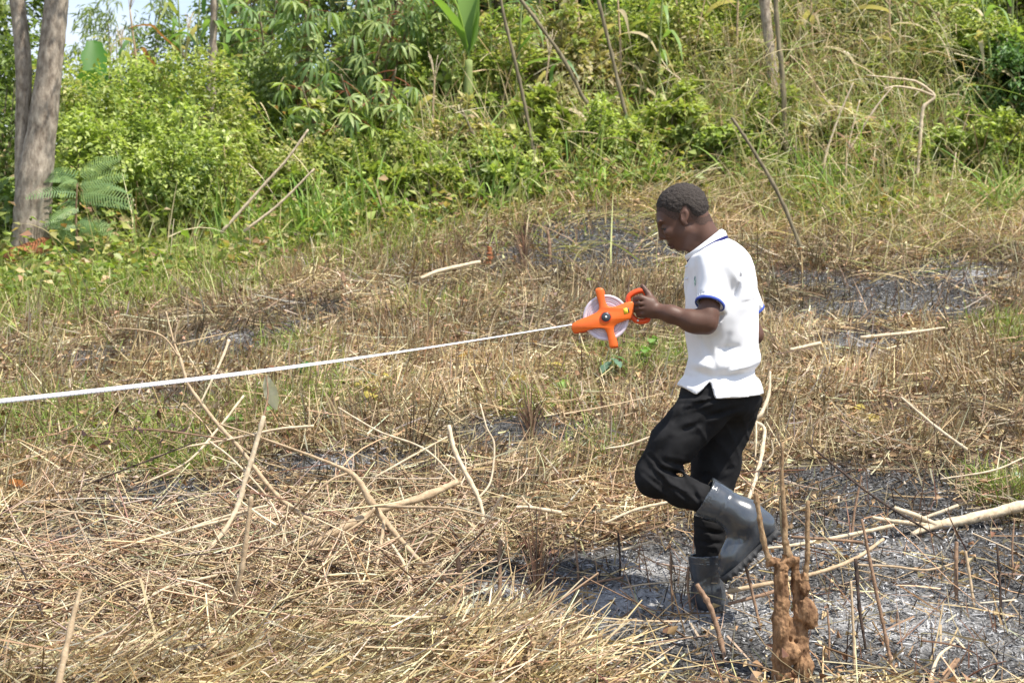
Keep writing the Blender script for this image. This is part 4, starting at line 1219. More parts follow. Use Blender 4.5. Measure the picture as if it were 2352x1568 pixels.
# low broad-leaved weeds and creepers under the thicket and along its edge
x, y = scatter(190000, -12, 12, 6.5, 20.5, True)
e = y - EDGE(x); l = lush_at(x, y)
keep = RNG.random(len(x)) < np.where(e > .3, .8, .30 * np.clip(l - .45, 0, 1)) * np.clip(.45 + 1.5 * fbm2(x * 1.5, y * 1.5, 3, 14.0), .03, 1)
x, y, e = x[keep], y[keep], e[keep]; n_ = len(x)
hgt = np.where(e > .3, np.clip(.03 + RNG.gamma(1.5, .09, n_) * np.clip(.4 + .3 * e, .4, 1.6), 0, .8), .02 + .07 * RNG.random(n_))
d = dirs(n_, .9, 2.1); up = nrm(RNG.normal(size=(n_, 3)) * .55 + np.array([.15, -.35, 1.0]))
s_ = np.where(e > .3, .04 + .06 * RNG.random(n_), .02 + .03 * RNG.random(n_))
V, Tt, bi = leaves(np.stack([x, y, H(x, y) + hgt], -1), d, up, s_, s_ * (.5 + .35 * RNG.random(n_)), .15, .2)
c = pick_cols(n_, [(.24, .31, .07), (.33, .39, .11), (.15, .21, .05), (.40, .39, .15), (.46, .35, .19), (.34, .20, .11)], [1.5, 1.4, 1.0, 1.1, .7, .4])
tag(obj('creeping_weeds', mesh_data('creeping_weeds', V, Tt, M_LEAF, c[bi], False)), 'low broad-leaved creepers covering the foot of the thicket', 'weeds', None, 'stuff')

# tall dry grass: thick on the right-hand bank, thinner in the middle
x = np.concatenate([RNG.uniform(1.7, 4.4, 5500), RNG.uniform(-.8, 3.4, 4500), RNG.uniform(-3.2, -.4, 1300)])
y = np.concatenate([RNG.uniform(0, 3.6, 5500), RNG.uniform(.2, 4.2, 4500), RNG.uniform(.6, 3, 1300)])
y = y + EDGE(x) - .2
keep = RNG.random(len(x)) < np.clip(.55 + 1.3 * fbm2(x * 1.3, y * 1.3, 3, 51.0), .05, 1)
x, y = x[keep], y[keep]; n_ = len(x)
e = y - EDGE(x)
Lg = np.clip(RNG.gamma(5, .16, n_) * (.22 + .30 * np.clip(e, 0, 3)), .12, 1.7)
d0 = nrm(dirs(n_, .02, .6) + np.array([-.12, -.12, 0]))
V, Q, bi = ribbons(np.stack([x, y, H(x, y) - .02], -1), d0, Lg, .007 + .008 * RNG.random(n_), .12 + .6 * RNG.random(n_) ** 2, 5)
c = pick_cols(n_, [(.60, .51, .31), (.50, .41, .23), (.66, .58, .40), (.36, .29, .16), (.33, .38, .13), (.25, .33, .09)], [1.6, 1.4, .9, .8, 1.1, .9])
tag(obj('tall_dry_grass', mesh_data('tall_dry_grass', V, Q, M_GRASS, c[bi], False)), 'tall bleached grass standing on the bank behind the man', 'tall grass', None, 'stuff')
# straw-coloured grass bent flat along the edge of the bank
n_ = 9000
x = RNG.uniform(.2, 5.6, n_); y = EDGE(x) + RNG.normal(.1, .55, n_)
kp_ = RNG.random(n_) < np.clip(.42 + 1.5 * fbm2(x * 1.6, y * 1.6, 3, 58.0), .02, .9)
x, y = x[kp_], y[kp_]; n_ = len(x)
az = RNG.normal(.35, .55, n_); el_ = RNG.normal(.35, .3, n_)
d0 = nrm(np.stack([np.cos(az) * np.cos(el_), np.sin(az) * np.cos(el_) * .5, np.sin(el_)], -1)); d0[RNG.random(n_) < .35] *= np.array([-1, 1, 1])
V, Q, bi = ribbons(np.stack([x, y, H(x, y)], -1), d0, np.clip(RNG.gamma(5, .09, n_), .15, 1.0), .006 + .007 * RNG.random(n_), .1 + .5 * RNG.random(n_), 4)
c = pick_cols(n_, [(.58, .47, .27), (.44, .33, .18), (.62, .53, .34), (.34, .33, .13), (.28, .19, .11)], [1.2, 1.3, .5, 1.0, .8])
tag(obj('flattened_hay', mesh_data('flattened_hay', V, Q, M_GRASS, c[bi], False)), 'pale grass bent over along the upper edge of the burnt strip', 'hay', None, 'stuff')

# tangle of dry hanging stems and creepers woven through the thicket, thickest on the right
n_ = 9600
x = np.concatenate([RNG.uniform(1.7, 4.1, 6000), RNG.uniform(-.6, 4.1, 3100), RNG.uniform(-2.6, 0, 500)])
y = EDGE(x) + RNG.uniform(.2, 3.8, n_)
hb = RNG.beta(1.6, 1.4, n_) * np.where(x > 1.6, .25 + .62 * (y - EDGE(x)), .2 + .4 * (y - EDGE(x)))
thin = RNG.random(n_) < np.clip(.55 + 1.5 * fbm2(x * 1.9, y * 1.9 + hb * 1.9, 3, 63.0), .05, 1)
x, y, hb = x[thin], y[thin], hb[thin]; n_ = len(x)
az = RNG.random(n_) * 2 * np.pi; el_ = RNG.normal(-.25, .75, n_)
d0 = nrm(np.stack([np.cos(az) * np.cos(el_), .5 * np.sin(az) * np.cos(el_), np.sin(el_)], -1))
Lv = np.clip(RNG.gamma(4, .085, n_), .1, 1.0)
V, Q, bi = ribbons(np.stack([x, y, H(x, y) + hb], -1), d0, Lv, .004 + .007 * RNG.random(n_), .1 + .5 * RNG.random(n_), 4)
V[:, 2] = np.maximum(V[:, 2], H(V[:, 0], V[:, 1]) + .01)
c = pick_cols(n_, [(.58, .49, .31), (.66, .58, .41), (.44, .34, .20), (.36, .39, .15), (.30, .21, .12)], [1.1, .5, 1, 2.2, .8])
tag(obj('dry_creeper_tangle', mesh_data('dry_creeper_tangle', V, Q, M_GRASS, c[bi], False)), 'tangle of dry hanging creepers and stems woven through the thicket', 'dry creepers', None, 'stuff')
# broad-bladed green grass in loose clumps on the bank
cx_ = RNG.uniform(-2.6, 5.2, 70); cy_ = EDGE(cx_) + RNG.uniform(.3, 2.6, 70)
ci_ = RNG.integers(0, 70, 2600); n_ = 2600
x = cx_[ci_] + RNG.normal(0, .09, n_); y = cy_[ci_] + RNG.normal(0, .07, n_)
V, Q, bi = ribbons(np.stack([x, y, H(x, y) - .02], -1), dirs(n_, .08, .75), .35 + .75 * RNG.random(n_), .012 + .012 * RNG.random(n_), .2 + .7 * RNG.random(n_), 6)
c = pick_cols(n_, [(.24, .36, .08), (.33, .43, .13), (.17, .27, .07), (.46, .44, .20)], [1.4, 1.3, .8, .5])
tag(obj('broad_bladed_grass', mesh_data('broad_bladed_grass', V, Q, M_GRASS, c[bi], False)), 'broad-bladed green grass in clumps on the bank', 'grass', None, 'stuff')
# green tufts that survived inside the clearing
n_ = 76000
bi_ = RNG.integers(0, len(LUSH), n_); lb = np.array(LUSH)[bi_]
x = lb[:, 0] + RNG.normal(0, .62, n_) * lb[:, 2]; y = lb[:, 1] + RNG.normal(0, .62, n_) * lb[:, 3]
keep = RNG.random(n_) < lb[:, 4] * np.clip(.6 + 1.4 * fbm2(x * 3.5, y * 3.5, 3, 27.0), .03, 1) * (1 - burn_at(x, y))
x, y = x[keep], y[keep]; n_ = len(x)
V, Q, bi = ribbons(np.stack([x, y, H(x, y) - .005], -1), dirs(n_, .05, 1.0), np.clip(RNG.gamma(3.5, .032, n_), .03, .3), .004 + .005 * RNG.random(n_), .2 + .5 * RNG.random(n_), 2)
c = pick_cols(n_, GREEN_PAL, [1.4, 1.4, 1.1, 1.3, .5])
tag(obj('surviving_grass_tufts', mesh_data('surviving_grass_tufts', V, Q, M_GRASS, c[bi], False)), 'green tufts of grass that survived within the burnt strip', 'grass tufts', None, 'stuff')

# ------------------------------------------------------------------ plants of the thicket
def bush(name, loc, rad, nleaf, size, pal, wts, label, cat, group=None, nst=7, hang=0.0, aspect=.55, seed=0, stem_mat=None, clumps=None, hollow=.55):
    """branching stems and a crown of leaf clumps within an uneven ellipsoid; loc = base on the ground"""
    rg = np.random.default_rng(1000 + seed)
    loc = np.array(loc, float); rx, ry, rz = rad
    root = empty(name, tuple(loc), label, cat, group)
    nc = clumps or max(10, int(nleaf / 55))
    u = nrm(rg.normal(size=(nc, 3))); rr = hollow + (1 - hollow) * rg.random((nc, 1)) ** .6
    cc = u * rr * np.array([rx, ry, rz]) * (1 + .18 * rg.normal(size=(nc, 1)))
    cc[:, 2] = np.maximum(cc[:, 2] + rz * .95, .08)
    cr = (.11 + .11 * rg.random(nc)) * (rx * ry * rz) ** (1 / 3) * 1.5
    which = rg.integers(0, nc, nleaf)
    off = nrm(rg.normal(size=(nleaf, 3))) * (rg.random((nleaf, 1)) ** .5) * cr[which][:, None]
    pos = cc[which] + off; pos[:, 2] = np.maximum(pos[:, 2], .03)
    outw = nrm(off + .5 * (cc[which] - np.array([0, 0, rz])))
    d = nrm(outw * np.array([1, 1, .4]) + .5 * rg.normal(size=(nleaf, 3)) + np.array([0, 0, -hang]))
    up = nrm(np.array([0.05, -.2, 1.0]) + .55 * outw + .45 * rg.normal(size=(nleaf, 3)))
    s = size * (.6 + .8 * rg.random(nleaf))
    V, Tt, bi = leaves(pos + loc, d, up, s, s * aspect * (.8 + .4 * rg.random(nleaf)), .16, .22)
    cpal = np.array(pal); ci = rg.choice(len(cpal), nc, p=np.array(wts) / sum(wts))
    li = np.where(rg.random(nleaf) < .65, ci[which], rg.choice(len(cpal), nleaf, p=np.array(wts) / sum(wts)))
    c = np.clip(cpal[li] * (1 + .2 * rg.normal(size=(nleaf, 1))), .006, .8)
    st = []
    for i in range(nst):
        tip = cc[rg.integers(0, nc)]; b0 = np.array([rg.normal(0, rx * .12), rg.normal(0, ry * .12), -.05])
        mid = b0 * .5 + tip * .5 + rg.normal(0, .06, 3); mid[2] = abs(mid[2])
        r0 = .010 + .012 * rg.random() * max(rz, .6)
        st.append(tube([loc + b0, loc + mid, loc + tip], [r0, r0 * .7, r0 * .25], 5, 9, .1, seed=seed + i))
    sv_, sf_ = join(st)
    part('stems', sv_, sf_, stem_mat or M_STEM, root, kind='stuff')
    part('foliage', V, Tt, M_LEAF, root, c[bi], False, kind='stuff')
    return root

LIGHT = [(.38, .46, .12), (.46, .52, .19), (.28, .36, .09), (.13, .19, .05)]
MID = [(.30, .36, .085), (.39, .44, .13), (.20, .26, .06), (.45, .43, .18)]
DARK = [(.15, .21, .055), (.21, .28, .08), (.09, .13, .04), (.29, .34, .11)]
BLUE = [(.27, .34, .14), (.35, .42, .19), (.17, .23, .085), (.42, .46, .22)]
DRYM = [(.42, .38, .20), (.54, .46, .28), (.28, .33, .11), (.33, .26, .14)]
def gat(px, Y):
    x = (px - 1176.0) / F * Y
    return np.array([x, Y, float(H(x, Y))])

bush_rows = [
    # px, Y, rx, ry, rz, leaves, leaf size, palette, label
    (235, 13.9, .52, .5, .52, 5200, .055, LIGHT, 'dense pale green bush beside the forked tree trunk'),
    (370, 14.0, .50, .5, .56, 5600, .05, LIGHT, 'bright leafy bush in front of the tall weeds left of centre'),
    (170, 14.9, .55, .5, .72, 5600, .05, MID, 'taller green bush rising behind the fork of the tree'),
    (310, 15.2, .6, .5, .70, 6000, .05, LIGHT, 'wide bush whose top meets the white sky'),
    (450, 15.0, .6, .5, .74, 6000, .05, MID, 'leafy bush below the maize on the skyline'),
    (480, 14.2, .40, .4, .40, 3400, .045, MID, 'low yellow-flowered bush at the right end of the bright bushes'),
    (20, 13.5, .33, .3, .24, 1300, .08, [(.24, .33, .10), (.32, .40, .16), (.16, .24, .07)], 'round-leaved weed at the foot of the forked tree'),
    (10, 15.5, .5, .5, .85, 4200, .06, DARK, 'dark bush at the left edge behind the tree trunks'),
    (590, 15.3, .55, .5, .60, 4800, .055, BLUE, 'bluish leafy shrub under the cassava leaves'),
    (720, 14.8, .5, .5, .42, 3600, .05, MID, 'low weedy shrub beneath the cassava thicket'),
    (900, 14.9, .5, .45, .36, 3200, .055, MID, 'low green shrub on the bank in the middle'),
    (1010, 15.8, .55, .5, .60, 4200, .055, DARK, 'shaded shrub behind the dry banana stem'),
    (1160, 15.0, .5, .4, .32, 2800, .055, MID, 'creeper mound left of the leaning thin stems'),
    (1300, 15.9, .55, .5, .50, 3600, .055, DRYM, 'browning shrub between the leaning stems'),
    (1400, 15.3, .45, .4, .34, 2600, .05, MID, 'small green mound behind the reel'),
    (1560, 16.0, .6, .5, .75, 5000, .055, MID, 'weedy shrub above the man\'s head'),
    (1490, 17.2, .65, .5, 1.05, 3600, .10, [(.22, .36, .07), (.30, .44, .12), (.13, .24, .05)], 'bright broad-leaved vine climbing near the top of the bank'),
    (1680, 15.5, .5, .45, .50, 3600, .05, DRYM, 'half-dry shrub just right of the man\'s head'),
    (1790, 16.2, .55, .5, .85, 4600, .05, MID, 'green shrub round the dark pole'),
    (1930, 15.7, .55, .5, .80, 4800, .042, DRYM, 'dry feathery shrub right of the dark pole'),
    (2060, 15.9, .6, .5, .95, 5200, .045, BLUE, 'grey-green shrub above the pale bent branch'),
    (2190, 15.4, .5, .5, .66, 4200, .05, MID, 'leafy shrub right of the pale bent branch'),
    (2310, 15.0, .5, .5, .46, 3400, .06, [(.12, .22, .07), (.18, .29, .10), (.08, .15, .05)], 'low round-leaved shrub at the right edge'),
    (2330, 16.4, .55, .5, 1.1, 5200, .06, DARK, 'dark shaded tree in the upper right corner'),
    (2200, 17.2, .6, .5, 1.2, 4800, .06, MID, 'tall green shrub below the upper right corner'),
]
for i, (px, Y, rx, ry, rz, nl_, sz, pal, lab) in enumerate(bush_rows):
    if 650 < px < 2150 and rz < .45: rz *= .6
    elif px > 520: Y += 1.2
    bush('leafy_shrub', gat(px, Y), (rx, ry, rz), nl_, sz, pal, [1.3, 1.1, .9, .6][:len(pal)], lab, 'shrub', 'shrubs of the thicket', seed=i, hang=.15)

# leafy weeds dotted over the sunny bank
weeds = [(700, 320, .42, .50, MID, 'weed clump high on the bank under the left of the cassava'), (830, 310, .45, .55, BLUE, 'grey-green weed clump high on the bank under the cassava'), (1000, 320, .40, .45, LIGHT, 'bright weed clump beside the banana stem base'),
         (1150, 300, .42, .55, MID, 'weed clump high on the bank right of the banana stem'), (1310, 290, .45, .60, DRYM, 'half-dry weed clump high between the leaning canes'), (1430, 260, .45, .60, LIGHT, 'bright weed clump high behind the upright cane'),
         (1560, 280, .45, .55, MID, 'weed clump high above the man\'s head'), (1660, 250, .45, .65, LIGHT, 'bright weed clump left of the dark pole'), (1850, 270, .45, .60, MID, 'weed clump right of the dark pole'),
         (1990, 260, .45, .65, BLUE, 'grey-green weed clump behind the bent branch'), (2110, 300, .42, .5, MID, 'weed clump under the bent branch'), (2240, 290, .45, .6, LIGHT, 'bright weed clump right of the bent branch'), (2340, 300, .45, .6, DARK, 'dark weed clump at the right edge'),
         (620, 400, .35, .34, LIGHT, 'bright low weed at the left end of the bank'), (760, 400, .36, .32, MID, 'low weed on the lower bank beneath the cassava'), (900, 390, .36, .34, LIGHT, 'bright low weed on the middle of the bank'),
         (1060, 400, .34, .30, DRYM, 'withering low weed on the bare part of the bank'), (1230, 380, .36, .32, MID, 'low weed left of the slanting canes'), (1370, 390, .34, .30, LIGHT, 'bright low weed at the foot of the slanting canes'),
         (1540, 370, .36, .36, MID, 'low weed at the foot of the upright cane'), (1650, 400, .32, .28, LIGHT, 'bright low weed just above the man\'s head'), (1770, 380, .36, .34, MID, 'low weed at the foot of the dark pole'),
         (1920, 400, .34, .32, DRYM, 'withering low weed left of the bent branch'), (2050, 420, .34, .28, MID, 'low weed at the foot of the bent branch'), (2180, 410, .36, .32, LIGHT, 'bright low weed right of the bent branch foot'), (2310, 420, .36, .34, MID, 'low weed near the right edge'),
         (690, 490, .28, .20, LIGHT, 'lowest weed left of centre at the edge of the clearing'), (860, 480, .30, .20, MID, 'lowest weed in the middle of the grassy edge'), (1010, 480, .28, .18, MID, 'lowest weed above the pale log'), (1190, 460, .30, .20, LIGHT, 'lowest weed left of the man\'s head')]
for i, (px, py, r_, rz, pal, lab) in enumerate(weeds):
    g_ = ground(px, py)
    bush('bank_weed', g_, (r_, r_ * .8, rz), int(2300 * rz / .45), .05 + .03 * ((i * 7) % 5) / 4, pal, [1.3, 1.2, .7, .6], lab, 'weed', 'leafy weeds on the bank', seed=130 + i, hang=.1, hollow=.12, aspect=.5 + .12 * (i % 3))

# hedge of taller trees closing the view behind the thicket
hedge = [(-60, 19.5, .9, 1.5, DARK, 'dark tree behind the left edge of the view'), (600, 20.5, .8, 1.5, BLUE, 'far tree behind the maize, right of the sky gap'), (780, 19.6, .9, 1.5, BLUE, 'far tree behind the cassava tops'),
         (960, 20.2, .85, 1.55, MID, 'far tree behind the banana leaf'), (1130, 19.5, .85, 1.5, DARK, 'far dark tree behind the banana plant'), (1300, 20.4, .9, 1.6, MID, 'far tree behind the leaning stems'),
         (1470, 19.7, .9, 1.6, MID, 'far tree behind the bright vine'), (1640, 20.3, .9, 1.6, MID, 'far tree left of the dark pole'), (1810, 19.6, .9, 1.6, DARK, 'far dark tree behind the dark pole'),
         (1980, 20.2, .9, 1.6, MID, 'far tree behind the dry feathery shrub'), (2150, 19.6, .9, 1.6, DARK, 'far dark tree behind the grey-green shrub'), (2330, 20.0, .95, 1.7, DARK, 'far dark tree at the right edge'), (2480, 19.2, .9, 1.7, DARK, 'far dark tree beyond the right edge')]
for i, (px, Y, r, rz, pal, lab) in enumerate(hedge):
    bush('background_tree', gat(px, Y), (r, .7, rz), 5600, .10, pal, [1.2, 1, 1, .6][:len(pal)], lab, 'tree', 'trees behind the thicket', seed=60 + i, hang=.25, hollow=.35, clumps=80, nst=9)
# slim low greenery below the skyline on the left so that only the gap shows sky
for i, (px, Y, rz, lab) in enumerate([(120, 18.5, .55, 'low bush under the sky gap, left'), (260, 18.8, .60, 'low bush under the sky gap, middle'), (400, 18.4, .66, 'low bush under the sky gap, right'), (500, 18.6, .9, 'bush behind the pale trunk on the skyline')]):
    bush('skyline_bush', gat(px, Y), (.8, .5, rz), 3600, .06, DARK if i != 1 else MID, [1, 1, 1, 1], lab, 'shrub', 'bushes on the skyline', seed=90 + i)

bush('feathery_tree', gat(305, 21.5), (.75, .5, 1.35), 1500, .13, BLUE, [1, 1, 1, .6], 'thin feathery tree showing against the white sky', 'tree', None, 8, .8, .14, 121, None, 26, .3)
bush('feathery_tree', gat(205, 22.5), (.5, .5, 1.2), 700, .12, BLUE, [1, 1, 1, .6], 'sparse feathery tree beside the forked trunk against the sky', 'tree', None, 6, .8, .14, 122, None, 16, .3)

# ---- cassava: palmate leaves, each its own object
def palmate(n, L, w, droop, seed):
    rg = np.random.default_rng(seed)
    Vs, Fs, Cs, o = [], [], [], 0
    pt = tube([(0, 0, 0), (.5 * L, 0, .10 * L), (L, 0, .06 * L)], [.0035, .003, .0022], 4, 5)
    Vs.append(pt[0]); Fs += [f for f in pt[1]]; Cs.append(np.tile([.32, .12, .07], (len(pt[0]), 1))); o = len(pt[0])
    hub_ = np.array([L, 0, .06 * L])
    quads = []
    for a in np.linspace(-2.0, 2.0, n):
        ll = L * (1.0 - .12 * abs(a)) * (.9 + .2 * rg.random())
        k = 4; s = np.linspace(0, 1, k + 1)
        dirv = np.array([math.cos(a), math.sin(a), 0]); sidev = np.array([-math.sin(a), math.cos(a), 0])
        C_ = hub_ + ll * s[:, None] * dirv * (1 - droop * .35 * s[:, None]) - np.array([0, 0, 1]) * (droop * ll * s ** 1.7)[:, None]
        ww = w * np.array([.12, .7, 1.0, .72, .04])
        A = C_ + sidev * ww[:, None] + np.array([0, 0, 1]) * (ww * .35)[:, None]; Bq = C_ - sidev * ww[:, None] + np.array([0, 0, 1]) * (ww * .35)[:, None]
        vv = np.stack([A, C_, Bq], 1).reshape(-1, 3)
        Vs.append(vv)
        for i in range(k):
            quads.append([o + i * 3, o + i * 3 + 1, o + i * 3 + 4, o + i * 3 + 3]); quads.append([o + i * 3 + 1, o + i * 3 + 2, o + i * 3 + 5, o + i * 3 + 4])
        g = np.array([.26, .345, .135]) * (1 + .15 * rg.normal())
        Cs.append(np.tile(g, (len(vv), 1))); o += len(vv)
    tri = [f for f in Fs if f.shape[1] == 3]; qd = [f for f in Fs if f.shape[1] == 4]
    return np.concatenate(Vs), [np.concatenate(qd + [np.array(quads)]), np.concatenate(tri)], np.concatenate(Cs)
PALM = []
for i in range(6):
    v_, f_, c_ = palmate([7, 6, 7, 5, 7, 6][i], .15 + .02 * (i % 3), .014 + .002 * (i % 2), [.25, .5, .85, .6, 1.0, .4][i], i)
    PALM.append(mesh_data('cassava_leaf', v_, f_, M_LEAF, c_ * np.array([[1, 1, 1], [1.15, 1.1, 1.1], [.85, .9, .9], [1.25, 1.15, 1.0], [.7, .8, .8], [1.35, 1.25, 1.15]])[i]))
def cassava(px, Y, hgt, nst, nleaf, label, seed, lean=(0, 0), spread=.35, low=.35):
    rg = np.random.default_rng(seed)
    loc = gat(px, Y)
    root = empty('cassava_plant', tuple(loc), label, 'cassava', 'cassava plants in the thicket')
    for k in range(nst):
        tip = loc + np.array([lean[0] + rg.normal(0, spread), lean[1] + rg.normal(0, spread * .6), hgt * (.8 + .3 * rg.random())])
        b0 = loc + np.array([rg.normal(0, .06), rg.normal(0, .05), -.04])
        mid = (b0 + tip) / 2 + np.array([rg.normal(0, .10), rg.normal(0, .06), .05])
        v_, f_ = tube([b0, mid, tip], [.015, .012, .006], 6, 16, .05, 9, seed + k)
        part('stem', v_, f_, M_STEM, root)
        path = spline([b0, mid, tip], 50)
        for q in range(nleaf // nst):
            t = low + (1 - low) * (q + rg.random()) / max(1, nleaf // nst)
            p0 = path[min(49, int(t * 49))] - loc
            o = obj('leaf', PALM[rg.integers(0, 6)], root, p0, (rg.normal(0, .25), .15 + rg.normal(.1, .4) + .6 * (1 - t), rg.random() * 6.283), .8 + .55 * rg.random())
    return root
cas = [(610, 15.6, 1.75, 3, 45, 'cassava plant left of the thicket with wide pale leaves', (-.1, -.1)), (690, 15.1, 1.75, 3, 48, 'cassava plant with the palest fan-shaped leaves at the top', (0, -.2)),
       (780, 15.4, 1.7, 3, 48, 'cassava plant in the middle of the thicket', (.05, -.1)), (860, 15.0, 1.55, 3, 45, 'cassava plant leaning over the bare bank', (.1, -.2)),
       (950, 15.6, 1.65, 3, 45, 'dark hanging-leaved cassava beside the banana stem', (0, -.1)), (730, 14.6, 1.05, 2, 30, 'short cassava plant in front of the thicket', (-.1, -.1)),
       (850, 14.5, .95, 2, 26, 'short cassava with drooping dark leaves at the front', (.1, 0)), (1030, 16.2, 1.9, 3, 36, 'cassava rising behind the banana stem', (0, 0)),
       (560, 16.6, 1.9, 3, 36, 'cassava plant behind the pale trunk', (.1, 0)), (1240, 17.0, 1.9, 2, 26, 'cassava plant top centre right of the banana', (0, 0)),
       (1960, 16.6, 1.75, 2, 26, 'cassava plant among the dry grass on the right', (0, -.1)), (2180, 16.0, 1.6, 2, 22, 'cassava plant at the upper right', (.1, 0)),
       (1650, 17.2, 1.9, 2, 22, 'cassava plant left of the dark pole', (0, 0))]
for i, (px, Y, hg, ns_, nl_, lab, ln_) in enumerate(cas):
    cassava(px, Y + (1.1 if hg > 1.2 else .7), hg, ns_, int(nl_ * 1.5), lab, 200 + i * 7, ln_, .26)

# ---- maize: stalk, arching strap leaves, tassel
def strap(L, w, rise, droop, fold, k=9, twist=0.0, seed=0):
    rg = np.random.default_rng(seed)
    s = np.linspace(0, 1, k + 1)
    C_ = np.stack([L * (s * .8 + .05 * np.sin(s * 9 + seed)), .03 * L * np.sin(s * 5 + seed), L * (rise * s - droop * s ** 2.2)], -1)
    ww = w * np.interp(s, [0, .12, .45, .8, 1], [.55, .9, 1, .6, .05])
    tw = twist * s
    sd_ = np.stack([0 * s, np.cos(tw), np.sin(tw)], -1); nr_ = np.array([0, 0, 1.0])
    A = C_ + sd_ * ww[:, None] + nr_ * (ww * fold)[:, None]; Bq = C_ - sd_ * ww[:, None] + nr_ * (ww * fold)[:, None]
    V = np.stack([A, C_, Bq], 1).reshape(-1, 3)
    q = []
    for i in range(k):
        q += [[i * 3, i * 3 + 1, i * 3 + 4, i * 3 + 3], [i * 3 + 1, i * 3 + 2, i * 3 + 5, i * 3 + 4]]
    return V, np.array(q)
MZ = []
for i, (cc_) in enumerate([(.17, .29, .09), (.24, .36, .12), (.13, .24, .085), (.54, .45, .28), (.34, .38, .13), (.42, .19, .11)]):
    v_, q_ = strap(.62 + .06 * (i % 3), .028, [.7, .5, .9, .3, .6, .4][i], [.9, .8, 1.1, 1.15, 1.0, .9][i], .3, 9, [.4, -.5, .8, 1.4, .2, -.9][i], i)
    MZ.append(mesh_data('maize_leaf', v_, q_, M_LEAF, np.array(cc_)))
def maize(px, Y, hgt, label, seed, dry=.3, red=False):
    rg = np.random.default_rng(seed)
    loc = gat(px, Y)
    root = empty('maize_plant', tuple(loc), label, 'maize', 'maize plants on the bank')
    tip = loc + np.array([rg.normal(0, .08), rg.normal(0, .05), hgt])
    v_, f_ = tube([loc + np.array([0, 0, -.04]), (loc + tip) / 2 + np.array([rg.normal(0, .03), 0, 0]), tip], [.016, .013, .006], 6, 16, .03, 8, seed)
    part('stalk', v_, f_, M_GREENSTEM if dry < .5 else M_TAN, root)
    n = int(hgt * 6.5)
    a0 = rg.random() * 6.28
    for k in range(n):
        t = .2 + .75 * k / n
        kind = 5 if red and rg.random() < .5 else (3 if rg.random() < dry else int(rg.choice([0, 1, 2, 4])))
        p0 = (loc * (1 - t) + tip * t) - loc
        obj('leaf', MZ[kind], root, p0, (0, rg.normal(-.1, .2), a0 + k * 3.0 + rg.normal(0, .4)), .75 + .4 * rg.random())
    ts = []
    for k in range(6):
        e_ = tip + np.array([rg.normal(0, .07), rg.normal(0, .05), .16 + .1 * rg.random()])
        ts.append(tube([tip - np.array([0, 0, .03]), (tip + e_) / 2 + np.array([0, 0, .02]), e_], [.003, .004, .002], 4, 5))
    tv_, tf_ = join(ts)
    part('tassel', tv_, tf_, M_PALE, root)
mz = [(320, 16.4, 1.75, 'dry reddish maize plant against the white sky', .5, True), (270, 17.3, 1.35, 'short maize plant under the sky gap', .3, False), (415, 16.8, 1.85, 'maize plant left of the pale trunk', .1, False),
      (455, 16.3, 1.9, 'tall maize plant just left of the pale trunk', .1, False), (530, 16.5, 1.9, 'tall maize plant right of the pale trunk', .1, False), (570, 17.2, 1.9, 'maize plant behind the cassava on the left', .15, False),
      (380, 17.4, 1.5, 'maize plant at the right of the sky gap', .25, False), (1120, 16.6, 1.8, 'maize plant right of the banana stem', .4, False), (1330, 16.6, 1.9, 'maize plant between the leaning stems', .5, False),
      (1420, 16.2, 1.55, 'yellowing maize plant beside the leaning stem', .7, False), (1590, 16.5, 1.7, 'dry maize plant above the man\'s head', .75, False), (1700, 16.3, 1.75, 'dry maize plant left of the dark pole', .7, False),
      (1830, 16.6, 1.7, 'maize plant right of the dark pole', .6, False), (2260, 15.8, 1.6, 'maize plant with long drooping leaves at upper right', .45, False), (2300, 16.2, 1.9, 'dark maize plant in the upper right corner', .3, False),
      (2110, 16.8, 1.8, 'maize plant behind the pale bent branch', .5, False), (1880, 16.0, 1.75, 'maize plant between the dark pole and the dry shrub', .5, False), (1985, 16.4, 1.85, 'tall maize plant behind the crossing twigs', .4, False), (2050, 15.9, 1.6, 'maize plant just left of the bent branch', .6, False), (2205, 16.3, 1.85, 'tall maize plant right of the bent branch', .3, False), (1510, 16.2, 1.7, 'green maize plant beside the bright vine', .2, False), (1175, 16.0, 1.6, 'green maize plant beside the leftmost leaning cane', .2, False),
      (1250, 15.6, 1.0, 'young dry maize plant left of the leaning stems', .8, False), (1010, 15.2, .9, 'broken dry maize plant on the bare bank', .9, False)]
for i, (px, Y, hg, lab, dr, rd) in enumerate(mz):
    maize(px, Y + (.25 if px > 1000 else 0), hg * (.85 if px > 1000 else 1), lab, 400 + i * 5, dr, rd)

